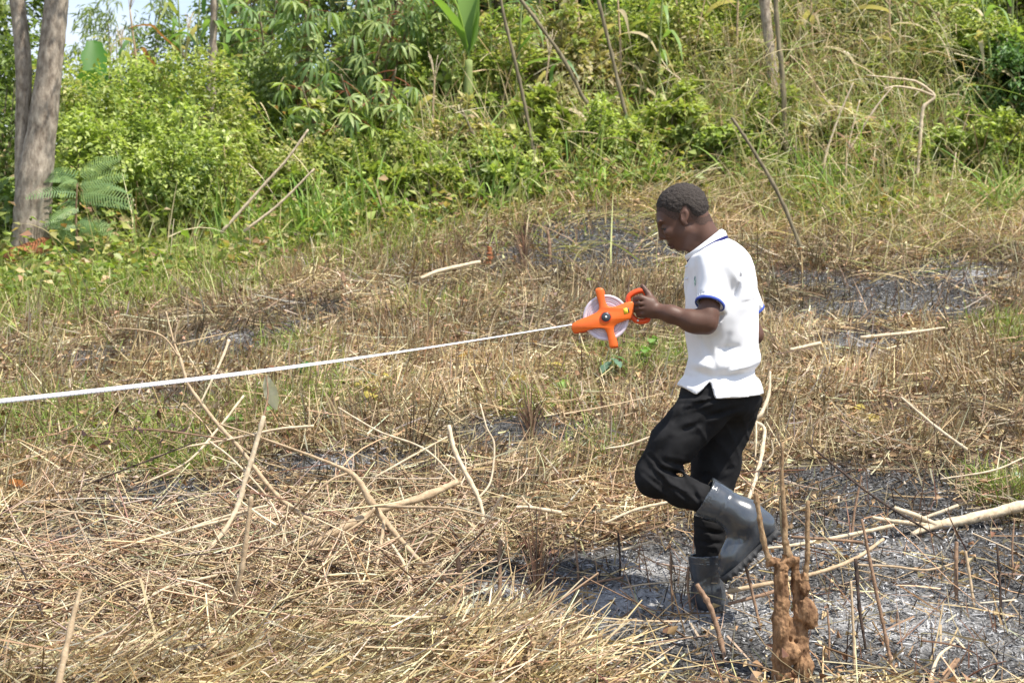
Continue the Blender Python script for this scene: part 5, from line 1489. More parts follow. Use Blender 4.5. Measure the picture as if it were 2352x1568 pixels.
# ---- banana plants: big paddle leaves
def paddle(L, w, droop, seed):
    k = 14; s = np.linspace(0, 1, k + 1); rg = np.random.default_rng(seed)
    C_ = np.stack([L * s * (1 - .3 * droop * s), 0 * s, L * (.35 * s - droop * s ** 2)], -1)
    ww = w * np.interp(s, [0, .1, .16, .4, .75, .93, 1], [.03, .05, .75, 1, .95, .55, .05]) * (1 + .08 * rg.normal(size=k + 1))
    A = C_ + np.stack([0 * s, ww, ww * .35], -1); Bq = C_ + np.stack([0 * s, -ww, ww * .35], -1)
    V = np.stack([A, C_, Bq], 1).reshape(-1, 3); q = []
    for i in range(k): q += [[i * 3, i * 3 + 1, i * 3 + 4, i * 3 + 3], [i * 3 + 1, i * 3 + 2, i * 3 + 5, i * 3 + 4]]
    return V, np.array(q)
def banana(px, Y, hstem, lv, label, seed, r=.06):
    loc = gat(px, Y)
    root = empty('banana_plant', tuple(loc), label, 'banana plant')
    top = loc + np.array([0.02, 0, hstem])
    v_, f_ = tube([loc + np.array([0, 0, -.05]), (loc + top) / 2, top], [r * 1.15, r, r * .7], 10, 12, .04, 0, seed)
    part('pseudostem', v_, f_, M_GREENSTEM, root)
    for i, (az, pitch, L, w, dr, colr) in enumerate(lv):
        v_, q_ = paddle(L, w, dr, seed + i)
        obj('leaf', mesh_data('banana_leaf', v_, q_, M_LEAF, np.array(colr)), root, tuple(top - loc), (0, -pitch, az))
    return root
gl_ = (.24, .38, .10); gp_ = (.36, .46, .20)
banana(215, 17.0, .85, [(1.9, .95, .62, .13, .05, (.07, .20, .025)), (3.1, .3, .8, .14, .6, (.06, .13, .04)), (.2, .2, .8, .13, .7, (.05, .12, .04)), (4.6, .4, .7, .12, .5, (.07, .15, .04))], 'banana plant with one upright leaf against the sky', 5)
banana(880, 17.6, 1.55, [(.1, .35, 1.0, .20, .30, gp_), (3.3, .4, .9, .18, .5, gp_), (2.6, .5, .9, .16, .5, gl_), (1.5, .6, .9, .16, .5, gl_)], 'banana plant with a pale broad leaf at the top edge', 15)
banana(1072, 15.9, .80, [(.35, 1.15, .9, .12, .15, gl_), (2.9, 1.1, .85, .12, .2, gp_), (3.5, .9, .8, .10, .3, gl_), (.9, 1.2, .9, .10, .2, gl_), (1.6, 1.3, .9, .10, .1, gl_)], 'young banana plant with a pale green stem and dry base', 25, .048)

# ---- feathery sapling at the foot of the forked tree
def frond(L, w, seed):
    """twice-feathered leaf: a midrib with rows of narrow leaflets"""
    rg = np.random.default_rng(seed); n = 19
    s = np.linspace(.06, 1, n); mid = np.stack([L * s, 0 * s, L * (.25 * s - .45 * s ** 2)], -1)
    Vs, Fs = [], []; o = 0
    v_, f_ = tube([mid[0], mid[n // 2], mid[-1]], [.004, .003, .001], 4, 10)
    Vs.append(v_); Fs.append((v_, f_))
    out_ = [(v_, f_)]
    for i in range(n):
        for sg in (-1, 1):
            ln = w * math.sin(math.pi * min(1, .12 + .88 * s[i])) ** .7 + .02
            a = mid[i]; b_ = a + np.array([.35 * ln, sg * ln, -.15 * ln])
            wd = L / n * .27
            out_.append((np.array([a - [wd, 0, 0], a + [wd, 0, 0], b_ + [wd * .5, 0, 0], b_ - [wd * .5, 0, 0]]), [np.array([[0, 1, 2, 3]])]))
    return join(out_)
fr_meshes = []
for i in range(3):
    v_, f_ = frond(.27 + .05 * i, .05, i)
    fr_meshes.append(mesh_data('feathery_frond', v_, f_, M_LEAF, np.array([(.24, .37, .14), (.30, .42, .17), (.18, .29, .12)][i])))
loc = gat(175, 12.9)
sap = empty('feathery_sapling', tuple(loc), 'sapling with feathery fern-like leaves in front of the forked tree', 'sapling')
v_, f_ = tube([loc + np.array([.05, 0, -.03]), loc + np.array([0, 0, .3]), loc + np.array([.02, -.05, .62])], [.011, .009, .005], 6, 12)
part('stem', v_, f_, M_BROWN, sap)
rgf = np.random.default_rng(8)
for i, (az, zz_, sc) in enumerate([(3.3, .20, .85), (3.0, .32, .95), (3.6, .44, .85), (2.7, .38, .8), (.1, .36, .85), (.5, .50, 1.1), (-.4, .28, .7), (4.1, .45, .8), (5.4, .35, .75), (1.0, .5, .9), (.25, .60, 1.3), (2.3, .48, .8), (3.8, .3, .7), (5.8, .5, .9), (3.1, .5, .7), (.0, .22, .9), (.6, .30, .8), (3.4, .55, .9), (2.9, .22, .8), (-.2, .55, 1.0), (3.2, .12, .8), (.3, .15, .8), (2.6, .6, .9), (.8, .62, 1.0), (3.5, .64, .9), (.1, .68, 1.1), (2.9, .68, 1.0), (5.9, .25, .8)]):
    obj('frond', fr_meshes[i % 3], sap, (0.02, 0, zz_), (.85 * math.cos(az) + rgf.normal(0, .2), -.1 + rgf.normal(0, .3), az + rgf.normal(0, .2)), sc * (.8 + .5 * rgf.random()))

# ---- the forked tree on the left
def fork_tree():
    b0 = ground(78, 585)
    Y = b0[1]
    root = empty('forked_tree', tuple(b0), 'tall grey tree forking into two trunks at the left', 'tree')
    def q(px, py, dy=0): return at(px, py, Y + dy)
    s = Y / F
    v1_, f1_ = tube([q(70, 640), q(74, 540), q(76, 470), q(82, 400), q(96, 300), (q(114, 152)), q(130, 0), q(150, -220), q(160, -420)], [52 * s, 46 * s, 42 * s, 40 * s, 34 * s, 29 * s, 27 * s, 24 * s, 20 * s], 16, 60, .03, 0, 1)
    v2_, f2_ = tube([q(62, 500, .03), q(56, 400, .04), q(53, 300, .06), q(54, 152, .08), q(40, 0, .1), q(15, -220, .12), q(-30, -420, .1)], [26 * s, 22 * s, 18 * s, 19 * s, 18 * s, 16 * s, 13 * s], 14, 50, .03, 0, 2)
    part('trunk', v1_, f1_, M_GREYBARK, root); part('trunk', v2_, f2_, M_GREYBARK, root)
    lim = []
    tops = []
    rg = np.random.default_rng(4)
    for st, k in ((q(160, -420), 6), (q(-30, -420), 6), (q(150, -220), 2)):
        for i in range(k):
            e_ = st + np.array([rg.normal(0, .7), rg.normal(0, .7), .5 + 1.2 * rg.random()])
            lim.append(tube([st, (st + e_) / 2 + np.array([0, 0, .1]), e_], [.045, .03, .012], 6, 8, .05, 0, i)); tops.append(e_)
    v_, f_ = join(lim); part('limbs', v_, f_, M_GREYBARK, root, kind='stuff')
    n = 4200; w = rg.integers(0, len(tops), n); tp_ = np.array(tops)
    pos = tp_[w] + rg.normal(0, .32, (n, 3))
    V, Tt, bi = leaves(pos, nrm(rg.normal(size=(n, 3)) + [0, 0, -.8]), nrm(rg.normal(size=(n, 3)) + [0, 0, 1]), .08 + .05 * rg.random(n), .018 + .01 * rg.random(n), .1, .2)
    part('crown', V, Tt, M_LEAF, root, pick_cols(n, MID, None, .2, rg)[bi], False, kind='stuff')
    # exposed red earth and root at its base
    g = ground(88, 580)
    E = Field(g + np.array([-.35, -.4, -.25]), g + np.array([.35, .35, .35]), .012)
    E.cone(g + np.array([-.02, .1, .18]), g + np.array([.02, -.12, -.02]), .10, .13, .05); E.cone(g + np.array([.02, -.1, 0]), g + np.array([-.10, -.26, -.08]), .11, .10, .05)
    E.apply(lambda D, X, Y2, Z: (D + nz3(X, Y2, Z, 12) * .05 + nz3(X, Y2, Z, 30) * .02).astype(np.float32))
    v_, q_ = E.mesh(); part('earthy_root', v_, q_, M_SOIL, root)
fork_tree()

# ---- single stems, poles and slanting branches among the thicket
def stick(name, pts, th, mat, label, cat, group=None, Y=None, nodes=0, sides=8, wob=.10, seed=0, extra=()):
    """pts: (px, py) or (px, py, Y); th: thickness along the path in photo units; extra: side branches (pts, th)"""
    def conv(ps):
        return [at(p_[0], p_[1], p_[2] if len(p_) > 2 else Y) for p_ in ps]
    Pp = conv(pts); ym = np.mean([p_[1] for p_ in Pp])
    low_ = Pp[int(np.argmin([p_[2] for p_ in Pp]))]
    if extra:
        root = empty(name, tuple(low_), label, cat, group)
        v_, f_ = tube(Pp, [t_ * .5 * ym / F for t_ in th], sides, max(10, 6 * len(Pp)), wob * 1.7, nodes, seed)
        part('stem', v_, f_, mat, root)
        for k, (ps, t2) in enumerate(extra):
            Pe = conv(ps)
            v_, f_ = tube(Pe, [t_ * .5 * ym / F for t_ in t2], max(5, sides - 2), max(8, 5 * len(Pe)), wob, 0, seed + 7 + k)
            part('branch', v_, f_, mat, root)
        return root
    v_, f_ = tube(Pp, [t_ * .5 * ym / F for t_ in th], sides, max(12, 7 * len(Pp)), wob * 1.7, nodes, seed)
    o = part(name, v_ - low_, f_, mat)
    o.location = tuple(low_)
    return tag(o, label, cat, group)

def gy_(px, py): return ground(px, py)[1]
SG = 'thin stems in the thicket'
stick('leaning_cassava_cane', [(1240, 437), (1215, 290), (1185, 150), (1158, 40), (1140, -60)], [9, 8, 8, 7, 6], M_STEM, 'leaning grey stem, leftmost of those above the reel', 'cane', SG, gy_(1240, 430), 8)
stick('leaning_cassava_cane', [(1455, 378), (1400, 290), (1345, 232), (1290, 130), (1200, 5), (1150, -60)], [8, 9, 9, 8, 8, 7], M_STEM, 'strongly slanting grey stem above the reel', 'cane', SG, gy_(1455, 372), 9)
stick('leaning_cassava_cane', [(1490, 385), (1440, 270), (1405, 125), (1374, 0), (1360, -60)], [9, 9, 8, 8, 7], M_STEM, 'upright grey stem crossing behind the slanting one', 'cane', SG, gy_(1490, 380), 9)
stick('leaning_cassava_cane', [(1852, 600), (1790, 450), (1720, 330), (1680, 270)], [9, 9, 8, 6], M_STEM, 'slanting dry stem right of the man\'s head', 'cane', SG, gy_(1852, 590), 6)
stick('leaning_cassava_cane', [(1130, 420), (1100, 340), (1060, 250)], [8, 8, 6], M_STEM, 'short slanting stem below the banana plant', 'cane', SG, gy_(1130, 412), 5)
stick('dark_pole', [(1790, 330), (1776, 190), (1764, 80), (1752, -30), (1745, -120)], [25, 25, 24, 24, 22], M_GREYBARK, 'dark weathered pole standing in the thicket on the right', 'pole', None, 15.9, 0, 9, .08)
stick('leaning_cassava_cane', [(1806, 360), (1798, 190), (1785, 60), (1780, -50)], [12, 12, 11, 10], M_STEM, 'pale thin stem right beside the dark pole', 'cane', SG, 15.2, 5)
stick('pale_trunk', [(482, 260), (488, 130), (492, 0), (495, -120)], [22, 17, 16, 15], M_GREYBARK, 'slim pale trunk among the maize on the skyline', 'tree trunk', None, 16.0, 4, 9, .05)
stick('slanting_branch', [(508, 535), (600, 432), (660, 365), (708, 298)], [8, 7, 6, 5], M_PALE, 'longer grey branch slanting out of the grass left of centre', 'branch', SG, 13.2, 0, 7)
stick('slanting_branch', [(560, 532), (640, 470), (722, 388)], [7, 6, 5], M_PALE, 'shorter grey branch slanting beside the longer one', 'branch', SG, 13.0, 0, 7)
stick('bent_branch', [(2106, 410), (2112, 340), (2116, 286), (2122, 246), (2146, 221), (2110, 191), (2080, 183), (1990, 173)], [8, 8, 8, 8, 7, 6, 5, 3], M_PALE, 'pale bent branch arching through the dry grass on the right', 'branch', None, 14.6, 0, 8, .12, 3,
      [([(2146, 221), (2110, 207), (2060, 199), (2030, 205)], [7, 6, 5, 3])])
for i, (pts, lab) in enumerate([([(1890, 380), (1905, 330), (1930, 260), (1960, 190)], 'grey twig left of the bent branch'), ([(1935, 490), (1942, 400), (1950, 330), (1975, 230)], 'upright dry twig nearest to the bent branch'),
                                ([(2180, 520), (2182, 440), (2196, 350)], 'pale straight stalk right of the bent branch'), ([(1870, 520), (1885, 420), (1900, 350)], 'thin stalk low on the right bank'),
                                ([(1950, 345), (2010, 250), (2050, 200)], 'crossing twig under the bent branch'), ([(2250, 500), (2215, 430), (2200, 380)], 'slanting straw stalk at the right of the bank')]):
    stick('dry_stalk', pts, [6, 5, 3], M_PALE, lab, 'stalk', 'dry stalks on the right bank', 14.5, 0, 6, .1, i)

# ------------------------------------------------------------------ sticks and stakes of the burnt clearing
PG = 'dry branches piled in front of the man'
stick('dry_branch', [(602, 1304, 6.72), (650, 1280, 6.74), (744, 1235, 6.8), (864, 1175, 6.9), (975, 1140, 7.0), (1050, 1106, 7.1)], [6, 13, 17, 18, 17, 14], M_TAN, 'thickest tan branch of the pile, its broken end pointing right', 'branch', PG, None, 3, 9, .08, 1)
stick('forked_branch', [(504, 973, 6.95), (594, 1003, 6.9), (692, 1038, 6.88), (770, 1068, 6.86), (804, 1085, 6.85), (825, 1106, 6.84), (855, 1158, 6.82), (881, 1192, 6.8), (928, 1248, 6.75), (967, 1290, 6.7), (1018, 1325, 6.66), (1061, 1361, 6.62), (1104, 1391, 6.6)],
      [4, 5, 6, 8, 12, 15, 18, 15, 12, 11, 10, 8, 5], M_TAN, 'forked branch crossing over the thick tan one', 'branch', PG, None, 0, 9, .07, 2,
      [([(858, 1160, 6.81), (928, 1164, 6.7), (1018, 1166, 6.62), (1080, 1176, 6.6), (1136, 1193, 6.6)], [9, 7, 6, 5, 3]), ([(882, 1194, 6.79), (878, 1230, 6.74), (872, 1262, 6.7), (862, 1320, 6.64), (854, 1372, 6.62)], [9, 9, 8, 7, 5]),
       ([(862, 1166, 6.8), (835, 1195, 6.78), (790, 1225, 6.74), (700, 1290, 6.7)], [9, 7, 6, 4]), ([(800, 1086, 6.85), (760, 1102, 6.82), (715, 1140, 6.8), (690, 1170, 6.8)], [6, 6, 5, 4])])
stick('knotty_stalk', [(606, 955, 6.9), (583, 1038, 6.88), (564, 1098, 6.86), (547, 1158, 6.84), (521, 1209, 6.8), (470, 1275, 6.74), (445, 1310, 6.72)], [10, 11, 11, 11, 10, 9, 8], M_PALE, 'pale knotty stalk leaning in the middle of the pile', 'stalk', PG, None, 11, 9, .06, 3)
stick('knotty_stalk', [(577, 1140, 6.1), (570, 1200, 6.1), (556, 1303, 6.1), (540, 1370, 6.12), (527, 1425, 6.15)], [10, 10, 11, 11, 9], M_TAN, 'grey knotty stalk standing nearer, out of focus', 'stalk', PG, None, 9, 9, .06, 4)
stick('dry_branch', [(381, 715, 7.3), (400, 788, 7.25), (415, 826, 7.2), (431, 880, 7.18), (465, 929, 7.15), (507, 982, 7.1), (553, 1032, 7.05), (620, 1119, 7.0), (675, 1170, 6.95), (744, 1213, 6.9)], [4, 5, 7, 8, 8, 9, 9, 10, 12, 11], M_TAN, 'long crooked branch rising left above the tape', 'branch', PG, None, 0, 8, .1, 5,
      [([(431, 880, 7.18), (470, 860, 7.15), (500, 845, 7.1)], [5, 4, 3]), ([(412, 820, 7.2), (370, 770, 7.2), (300, 755, 7.2), (245, 757, 7.2)], [5, 4, 3, 2]), ([(400, 788, 7.2), (404, 760, 7.2), (412, 735, 7.2)], [5, 4, 3])])
stick('dry_branch', [(1031, 977, 7.5), (1044, 1033, 7.45), (1069, 1085, 7.4), (1100, 1145, 7.35), (1112, 1205, 7.3), (1121, 1305, 7.15)], [9, 11, 11, 10, 9, 8], M_PALE, 'pale forked branch standing right of the pile', 'branch', PG, None, 0, 8, .08, 6,
      [([(1100, 1143, 7.35), (1127, 1104, 7.4), (1135, 1022, 7.45), (1118, 982, 7.45), (1103, 927, 7.5)], [6, 5, 5, 4, 4]), ([(1112, 1200, 7.3), (1134, 1170, 7.28), (1155, 1137, 7.25)], [7, 7, 8])])
stick('dry_branch', [(1185, 1165, 7.3), (1219, 1165, 7.3), (1289, 1177, 7.3)], [8, 9, 10], M_PALE, 'short pale branch with a side twig, left of the knee', 'branch', PG, None, 0, 8, .06, 7, [([(1222, 1165, 7.3), (1206, 1150, 7.3), (1198, 1138, 7.3)], [6, 5, 4])])
canes = [([(777, 936, 7.6), (870, 990, 7.5), (975, 1031, 7.4), (1051, 1104, 7.2)], [4, 5, 5, 4], M_PALE, 'long pale cane slanting down to the broken branch end'),
         ([(862, 1095, 7.1), (950, 1045, 7.2), (1027, 1003, 7.3)], [5, 5, 4], M_PALE, 'pale cane slanting up right behind the pile'),
         ([(418, 1218, 6.8), (515, 1186, 6.82), (616, 1160, 6.86)], [5, 6, 6], M_PALE, 'pale stick lying left of the knotty stalk'),
         ([(140, 1306, 6.65), (335, 1239, 6.75), (470, 1205, 6.8), (573, 1177, 6.85)], [4, 6, 7, 7], M_PALE, 'longest pale cane, slanting across the left of the pile'),
         ([(0, 1322, 6.6), (120, 1313, 6.6), (363, 1317, 6.62), (615, 1318, 6.64)], [3, 5, 5, 5], M_TAN, 'level thin cane low on the left'),
         ([(131, 1172, 7.0), (270, 1186, 6.95), (391, 1228, 6.9), (440, 1260, 6.85)], [3, 4, 5, 4], M_PALE, 'curved cane arching on the left'),
         ([(194, 1114, 7.0), (286, 1078, 7.0), (362, 1049, 7.05), (457, 1011, 7.1)], [3, 4, 4, 3], M_CHAR, 'blackened cane sloping up at the left'),
         ([(526, 780, 7.4), (507, 830, 7.35), (457, 933, 7.25)], [7, 6, 4], M_PALE, 'pale stick standing through the tape line'),
         ([(560, 908, 7.2), (500, 985, 7.1), (430, 1060, 7.0), (330, 1110, 6.95)], [6, 6, 5, 4], M_PALE, 'pale stick below the tape leaning left'),
         ([(480, 1012, 6.95), (540, 1060, 6.92), (620, 1150, 6.9), (660, 1250, 6.8)], [5, 5, 5, 5], M_PALE, 'pale rod running down behind the knotty stalk'),
         ([(720, 978, 7.1), (640, 985, 7.08), (520, 1010, 7.05), (430, 1025, 7.0)], [7, 6, 5, 4], M_PALE, 'pale cane with a rounded tip lying across the stalk'),
         ([(540, 1450, 6.2), (660, 1390, 6.3), (740, 1345, 6.35), (850, 1335, 6.4), (900, 1360, 6.4)], [4, 5, 6, 5, 3], M_TAN, 'curved reddish cane low in the pile'),
         ([(300, 1390, 6.35), (395, 1345, 6.45), (500, 1320, 6.5)], [5, 7, 7], M_PALE, 'pale stick sloping low at the left'),
         ([(890, 1235, 6.72), (935, 1310, 6.62), (950, 1392, 6.5)], [7, 8, 8], M_PALE, 'pale stick hanging down below the fork'),
         ([(640, 1300, 6.6), (780, 1290, 6.62), (900, 1240, 6.7), (1010, 1190, 6.75)], [4, 5, 5, 4], M_TAN, 'thin tan rod beneath the thick branch'),
         ([(1360, 1285, 6.9), (1430, 1262, 6.95), (1500, 1242, 7.0)], [4, 6, 5], M_PALE, 'pale rod lying left of the standing boot'),
         ([(1390, 1200, 7.2), (1460, 1170, 7.25), (1545, 1150, 7.3)], [5, 7, 7], M_PALE, 'pale rod lying below the bent knee'),
         ([(1390, 1030, 7.8), (1440, 1022, 7.8), (1500, 1000, 7.8), (1545, 975, 7.8)], [4, 6, 6, 4], M_PALE, 'crooked pale twig left of the thigh'),
         ([(967, 639, 11.7), (1005, 623, 11.8), (1047, 613, 11.9), (1103, 601, 12.0)], [7, 9, 9, 8], M_PALE, 'pale log lying far up the burnt strip'),
         ([(1977, 775, 10.0), (2090, 764, 10.05), (2170, 752, 10.1)], [8, 9, 4], M_PALE, 'pale stalk lying across the far ash patch'),
         ([(1815, 803, 9.8), (1885, 788, 9.85)], [7, 9], M_PALE, 'short pale stalk left of the far ash patch'),
         ([(2070, 912, 8.6), (2150, 980, 8.4), (2221, 1032, 8.2)], [5, 7, 7], M_PALE, 'pale stalk slanting down on the right slope'),
         ([(1852, 1015, 7.3), (1930, 1080, 7.15), (2025, 1153, 7.0), (2166, 1238, 6.85)], [4, 5, 5, 4], M_CHAR, 'long black cane slanting over the fallen log'),
         ([(1817, 1232, 6.95), (1900, 1238, 6.95), (1983, 1245, 6.95)], [6, 7, 7], M_BROWN, 'dark pole lying behind the stump'),
         ([(2053, 1206, 7.15), (1955, 1227, 7.1), (1821, 1252, 7.0), (1673, 1266, 6.95)], [9, 9, 8, 6], M_PALE, 'long pale pole lying behind the stump'),
         ([(2029, 1238, 6.9), (1962, 1283, 6.75), (1860, 1319, 6.62), (1673, 1357, 6.5)], [8, 9, 10, 11], M_TAN, 'thick tan pole lying from the stump to the log'),
         ([(1673, 1386, 6.45), (1750, 1366, 6.5), (1800, 1350, 6.55)], [7, 9, 9], M_BROWN, 'reddish stick on the ash behind the boots'),
         ([(2201, 1290, 6.75), (2131, 1308, 6.7), (2050, 1300, 6.7), (1965, 1296, 6.7)], [4, 6, 6, 5], M_TAN, 'thin curved stick on the ash right of the stump'),
         ([(2352, 1050, 7.9), (2280, 1080, 7.8), (2160, 1100, 7.8)], [4, 5, 4], M_PALE, 'thin pale twig at the right edge above the log'),
         ([(1240, 1380, 6.55), (1330, 1345, 6.6), (1430, 1325, 6.65)], [4, 5, 5], M_BROWN, 'reddish rod lying on the ash left of the boot'),
         ([(960, 1300, 6.62), (1050, 1268, 6.7), (1140, 1262, 6.75)], [3, 5, 5], M_BROWN, 'thin dark rod behind the leaning stake'),
         ([(185, 1352, 4.7), (160, 1450, 4.66), (128, 1600, 4.6)], [9, 15, 18], M_TAN, 'blurred twig close to the camera at lower left'),
         ([(2201, 1512, 5.95), (2180, 1540, 5.9), (2160, 1572, 5.85)], [12, 13, 12], M_BROWN, 'short brown stick at the bottom right'),
         ([(2194, 1477, 6.0), (2160, 1502, 5.95), (2142, 1540, 5.9), (2136, 1575, 5.85)], [5, 8, 9, 8], M_PALE, 'curved pale stalk at the bottom right')]
for i, (pts, th, mt, lab) in enumerate(canes):
    stick('dry_stick', pts, th, mt, lab, 'stick', 'sticks lying on the burnt slope', None, 0, 7, .08, 20 + i)
canes_leaf = stick('dry_stick', [(612, 862, 7.0), (615, 910, 6.97), (604, 960, 6.92), (590, 1010, 6.9)], [3, 4, 5, 5], M_BROWN, 'thin brown twig carrying the large whitish leaf', 'stick', 'sticks lying on the burnt slope', None, 0, 6, .08, 99)
# white bleached branch behind the man
stick('bleached_branch', [(1769, 853, 8.1), (1766, 905, 8.05), (1748, 950, 8.0), (1736, 968, 8.0), (1756, 985, 7.95), (1750, 1040, 7.85), (1740, 1085, 7.75), (1722, 1140, 7.65), (1712, 1172, 7.6)], [5, 8, 9, 8, 8, 10, 10, 9, 7], M_PALE, 'bleached crooked branch rising behind the raised boot', 'branch', None, None, 0, 8, .12, 9,
      [([(1740, 1085, 7.75), (1760, 1060, 7.7), (1775, 1040, 7.7), (1772, 1010, 7.7)], [6, 5, 4, 3]), ([(1725, 1165, 7.6), (1752, 1155, 7.55), (1784, 1137, 7.5)], [6, 5, 4]), ([(1737, 968, 8.0), (1737, 1010, 7.9), (1735, 1050, 7.85)], [5, 4, 3])])
# the fallen log on the right
stick('fallen_log', [(2440, 1140, 7.55), (2352, 1160, 7.5), (2272, 1180, 7.45), (2184, 1200, 7.4), (2141, 1208, 7.38), (2095, 1226, 7.3)], [28, 27, 25, 23, 19, 10], M_PALE, 'pale peeled log with cut side branches at the right edge', 'log', None, None, 0, 12, .05, 11,
      [([(2150, 1204, 7.38), (2100, 1182, 7.34), (2055, 1167, 7.3)], [12, 12, 11]), ([(2150, 1206, 7.38), (2060, 1197, 7.32), (2004, 1188, 7.3)], [12, 11, 8]), ([(2120, 1190, 7.5), (2160, 1176, 7.5), (2201, 1160, 7.5)], [8, 9, 8])])

# upright stakes left by the cutting
UG = 'cut stakes standing in the ash'
def stake(pts, th, mt, lab, seed):
    g = ground(pts[-1][0], pts[-1][1])
    Yb = g[1]
    n_ = len(pts)
    PP = [(p_[0], p_[1], Yb + .03 * (n_ - 1 - i)) for i, p_ in enumerate(pts)]
    PP.append((pts[-1][0] + (pts[-1][0] - pts[-2][0]) * .1, pts[-1][1] + 18, Yb - .02))
    stick('cut_stake', PP, list(th) + [th[-1]], mt, lab, 'stake', UG, None, 3, 8, .08, seed)
stakes = [([(1048, 1256), (1058, 1340), (1064, 1400)], [12, 10, 10], M_BROWN, 'thick brown stake standing at the right end of the pile'),
          ([(1149, 1240), (1148, 1330), (1147, 1405)], [10, 9, 9], M_BROWN, 'upright reddish stake right of the thick one'),
          ([(1600, 1341), (1632, 1395), (1656, 1474), (1664, 1512)], [11, 12, 12, 10], M_BROWN, 'slanting cut stake in front of the standing boot'),
          ([(1979, 1192), (2011, 1350), (2036, 1470), (2054, 1562)], [6, 8, 8, 8], M_BROWN, 'tall thin red-brown stake right of the stump'),
          ([(1965, 1283), (1970, 1340), (1974, 1395), (1990, 1500)], [9, 8, 7, 6], M_CHAR, 'short blackened stake right of the stump'),
          ([(1954, 1333), (1960, 1450), (1963, 1560)], [5, 6, 6], M_TAN, 'thin pale stake between the stump and the tall red-brown one'),
          ([(2218, 1265), (2230, 1340), (2238, 1400)], [6, 7, 6], M_TAN, 'pale stake at the right, beyond the tall red-brown one'),
          ([(2197, 1244), (2196, 1310), (2197, 1385)], [9, 9, 8], M_BROWN, 'dark stake bundle at the right'),
          ([(1711, 1293), (1733, 1382), (1747, 1448)], [7, 7, 6], M_BROWN, 'thin stake left of the stump'),
          ([(1979, 1093), (1962, 1178), (1955, 1260)], [4, 6, 6], M_BROWN, 'dark crooked twig standing behind the stump'),
          ([(1640, 1270), (1646, 1330), (1650, 1370)], [5, 5, 5], M_TAN, 'thin stalk behind the standing boot'),
          ([(1582, 1300), (1580, 1350), (1588, 1410)], [6, 6, 5], M_BROWN, 'thin stalk against the standing boot'),
          ([(1540, 1270), (1542, 1330), (1545, 1400)], [5, 5, 5], M_BROWN, 'thin dark stalk left of the standing boot'),
          ([(1320, 1240), (1326, 1290), (1330, 1345)], [5, 5, 5], M_BROWN, 'thin stalk in the ash left of the man'),
          ([(1420, 1225), (1424, 1280), (1424, 1330)], [5, 5, 5], M_CHAR, 'dark thin stalk in the ash left of the man'),
          ([(2290, 1250), (2296, 1330), (2300, 1420)], [5, 6, 5], M_CHAR, 'dark stalk near the right edge'),
          ([(2330, 1190), (2325, 1260), (2328, 1330)], [4, 5, 5], M_BROWN, 'thin stalk before the log at the right edge'),
          ([(1900, 1400), (1905, 1460), (1903, 1520)], [4, 5, 5], M_BROWN, 'thin stalk just right of the stump')]
for i, (pts, th, mt, lab) in enumerate(stakes): stake(pts, th, mt, lab, 70 + i)

# ------------------------------------------------------------------ the soil-caked stump with sprouting cut shoots
SY = gy_(1824, 1556)
def sp_(px, py, dy=0.0): return at(px, py, SY + dy)
sg = ground(1824, 1556)
stump = empty('shrub_stump', (sg[0], SY, sg[2]), 'knobbly soil-caked stump with cut shoots at lower right', 'stump')
E = Field(sp_(1765, 1600, -.12), sp_(1900, 1262, .12), .0034)
E.cone(sp_(1796, 1300), sp_(1793, 1420), .0245, .0260, .006); E.cone(sp_(1793, 1420), sp_(1796, 1570), .0275, .034, .01)
E.ell(sp_(1816, 1450, .004), (.022, .026, .05), 0, .01)
E.cone(sp_(1826, 1292, .012), sp_(1834, 1380, .012), .0175, .0185, .006); E.cone(sp_(1838, 1380, .005), sp_(1842, 1560), .022, .030, .008)
E.ell(sp_(1856, 1408, -.008), (.034, .034, .056), .15, .008); E.ell(sp_(1848, 1352), (.019, .022, .026), 0, .008)
E.ell(sp_(1816, 1500, -.022), (.038, .032, .040), 0, .008); E.ell(sp_(1798, 1440, -.018), (.021, .018, .034), 0, .008)
E.ell(sp_(1846, 1530, -.012), (.036, .034, .042), 0, .008); E.ell(sp_(1806, 1556), (.046, .045, .034), 0, .012)
E.cone(sp_(1794, 1296), sp_(1768, 1288), .017, .0135, .008); E.cone(sp_(1815, 1292), sp_(1806, 1262), .019, .0165, .008)
E.cone(sp_(1850, 1345), sp_(1850, 1318), .014, .012, .006); E.ell(sp_(1824, 1284), (.021, .02, .014), 0, .006)
E.ell(sp_(1772, 1290, -.004), (.016, .016, .015), 0, .005); E.ell(sp_(1808, 1268, -.006), (.019, .018, .010), .3, .004)
E.apply(lambda D, X, Y2, Z: (D + nz3(X, Y2, Z, 26) * .010 + nz3(X, Y2, Z, 70) * .006 + nz3(X, Y2, Z, 150) * .0045 + (vnoise3(X * 110 + 0 * Y2 + 0 * Z, Y2 * 110 + 0 * X + 0 * Z, Z * 14 + 0 * X + 0 * Y2) - .5) * .008).astype(np.float32))
v_, q_ = E.mesh()
part('trunk', v_, q_, M_STUMP, stump)
u_ = SY / F * .5
for pts, th in [([(1800, 1298), (1772, 1290), (1759, 1262), (1748, 1210), (1742, 1170), (1735, 1133)], [14, 14, 13, 12, 11, 13]),
                ([(1814, 1292), (1808, 1262), (1803, 1240), (1802, 1200), (1798, 1135), (1796, 1090), (1797, 1016)], [18, 19, 15, 13, 11, 8, 6]),
                ([(1804, 1250), (1797, 1225), (1793, 1180), (1791, 1140)], [6, 6, 6, 5]),
                ([(1847, 1340), (1851, 1312), (1855, 1270), (1854, 1225), (1856, 1150)], [15, 13, 11, 11, 10])]:
    v_, f_ = tube([sp_(*p_) for p_ in pts], [t_ * u_ for t_ in th], 9, 40, .08, 5, int(pts[0][0]))
    part('shoot', v_, f_, M_SHOOT if th[0] > 8 else M_STEM, stump)
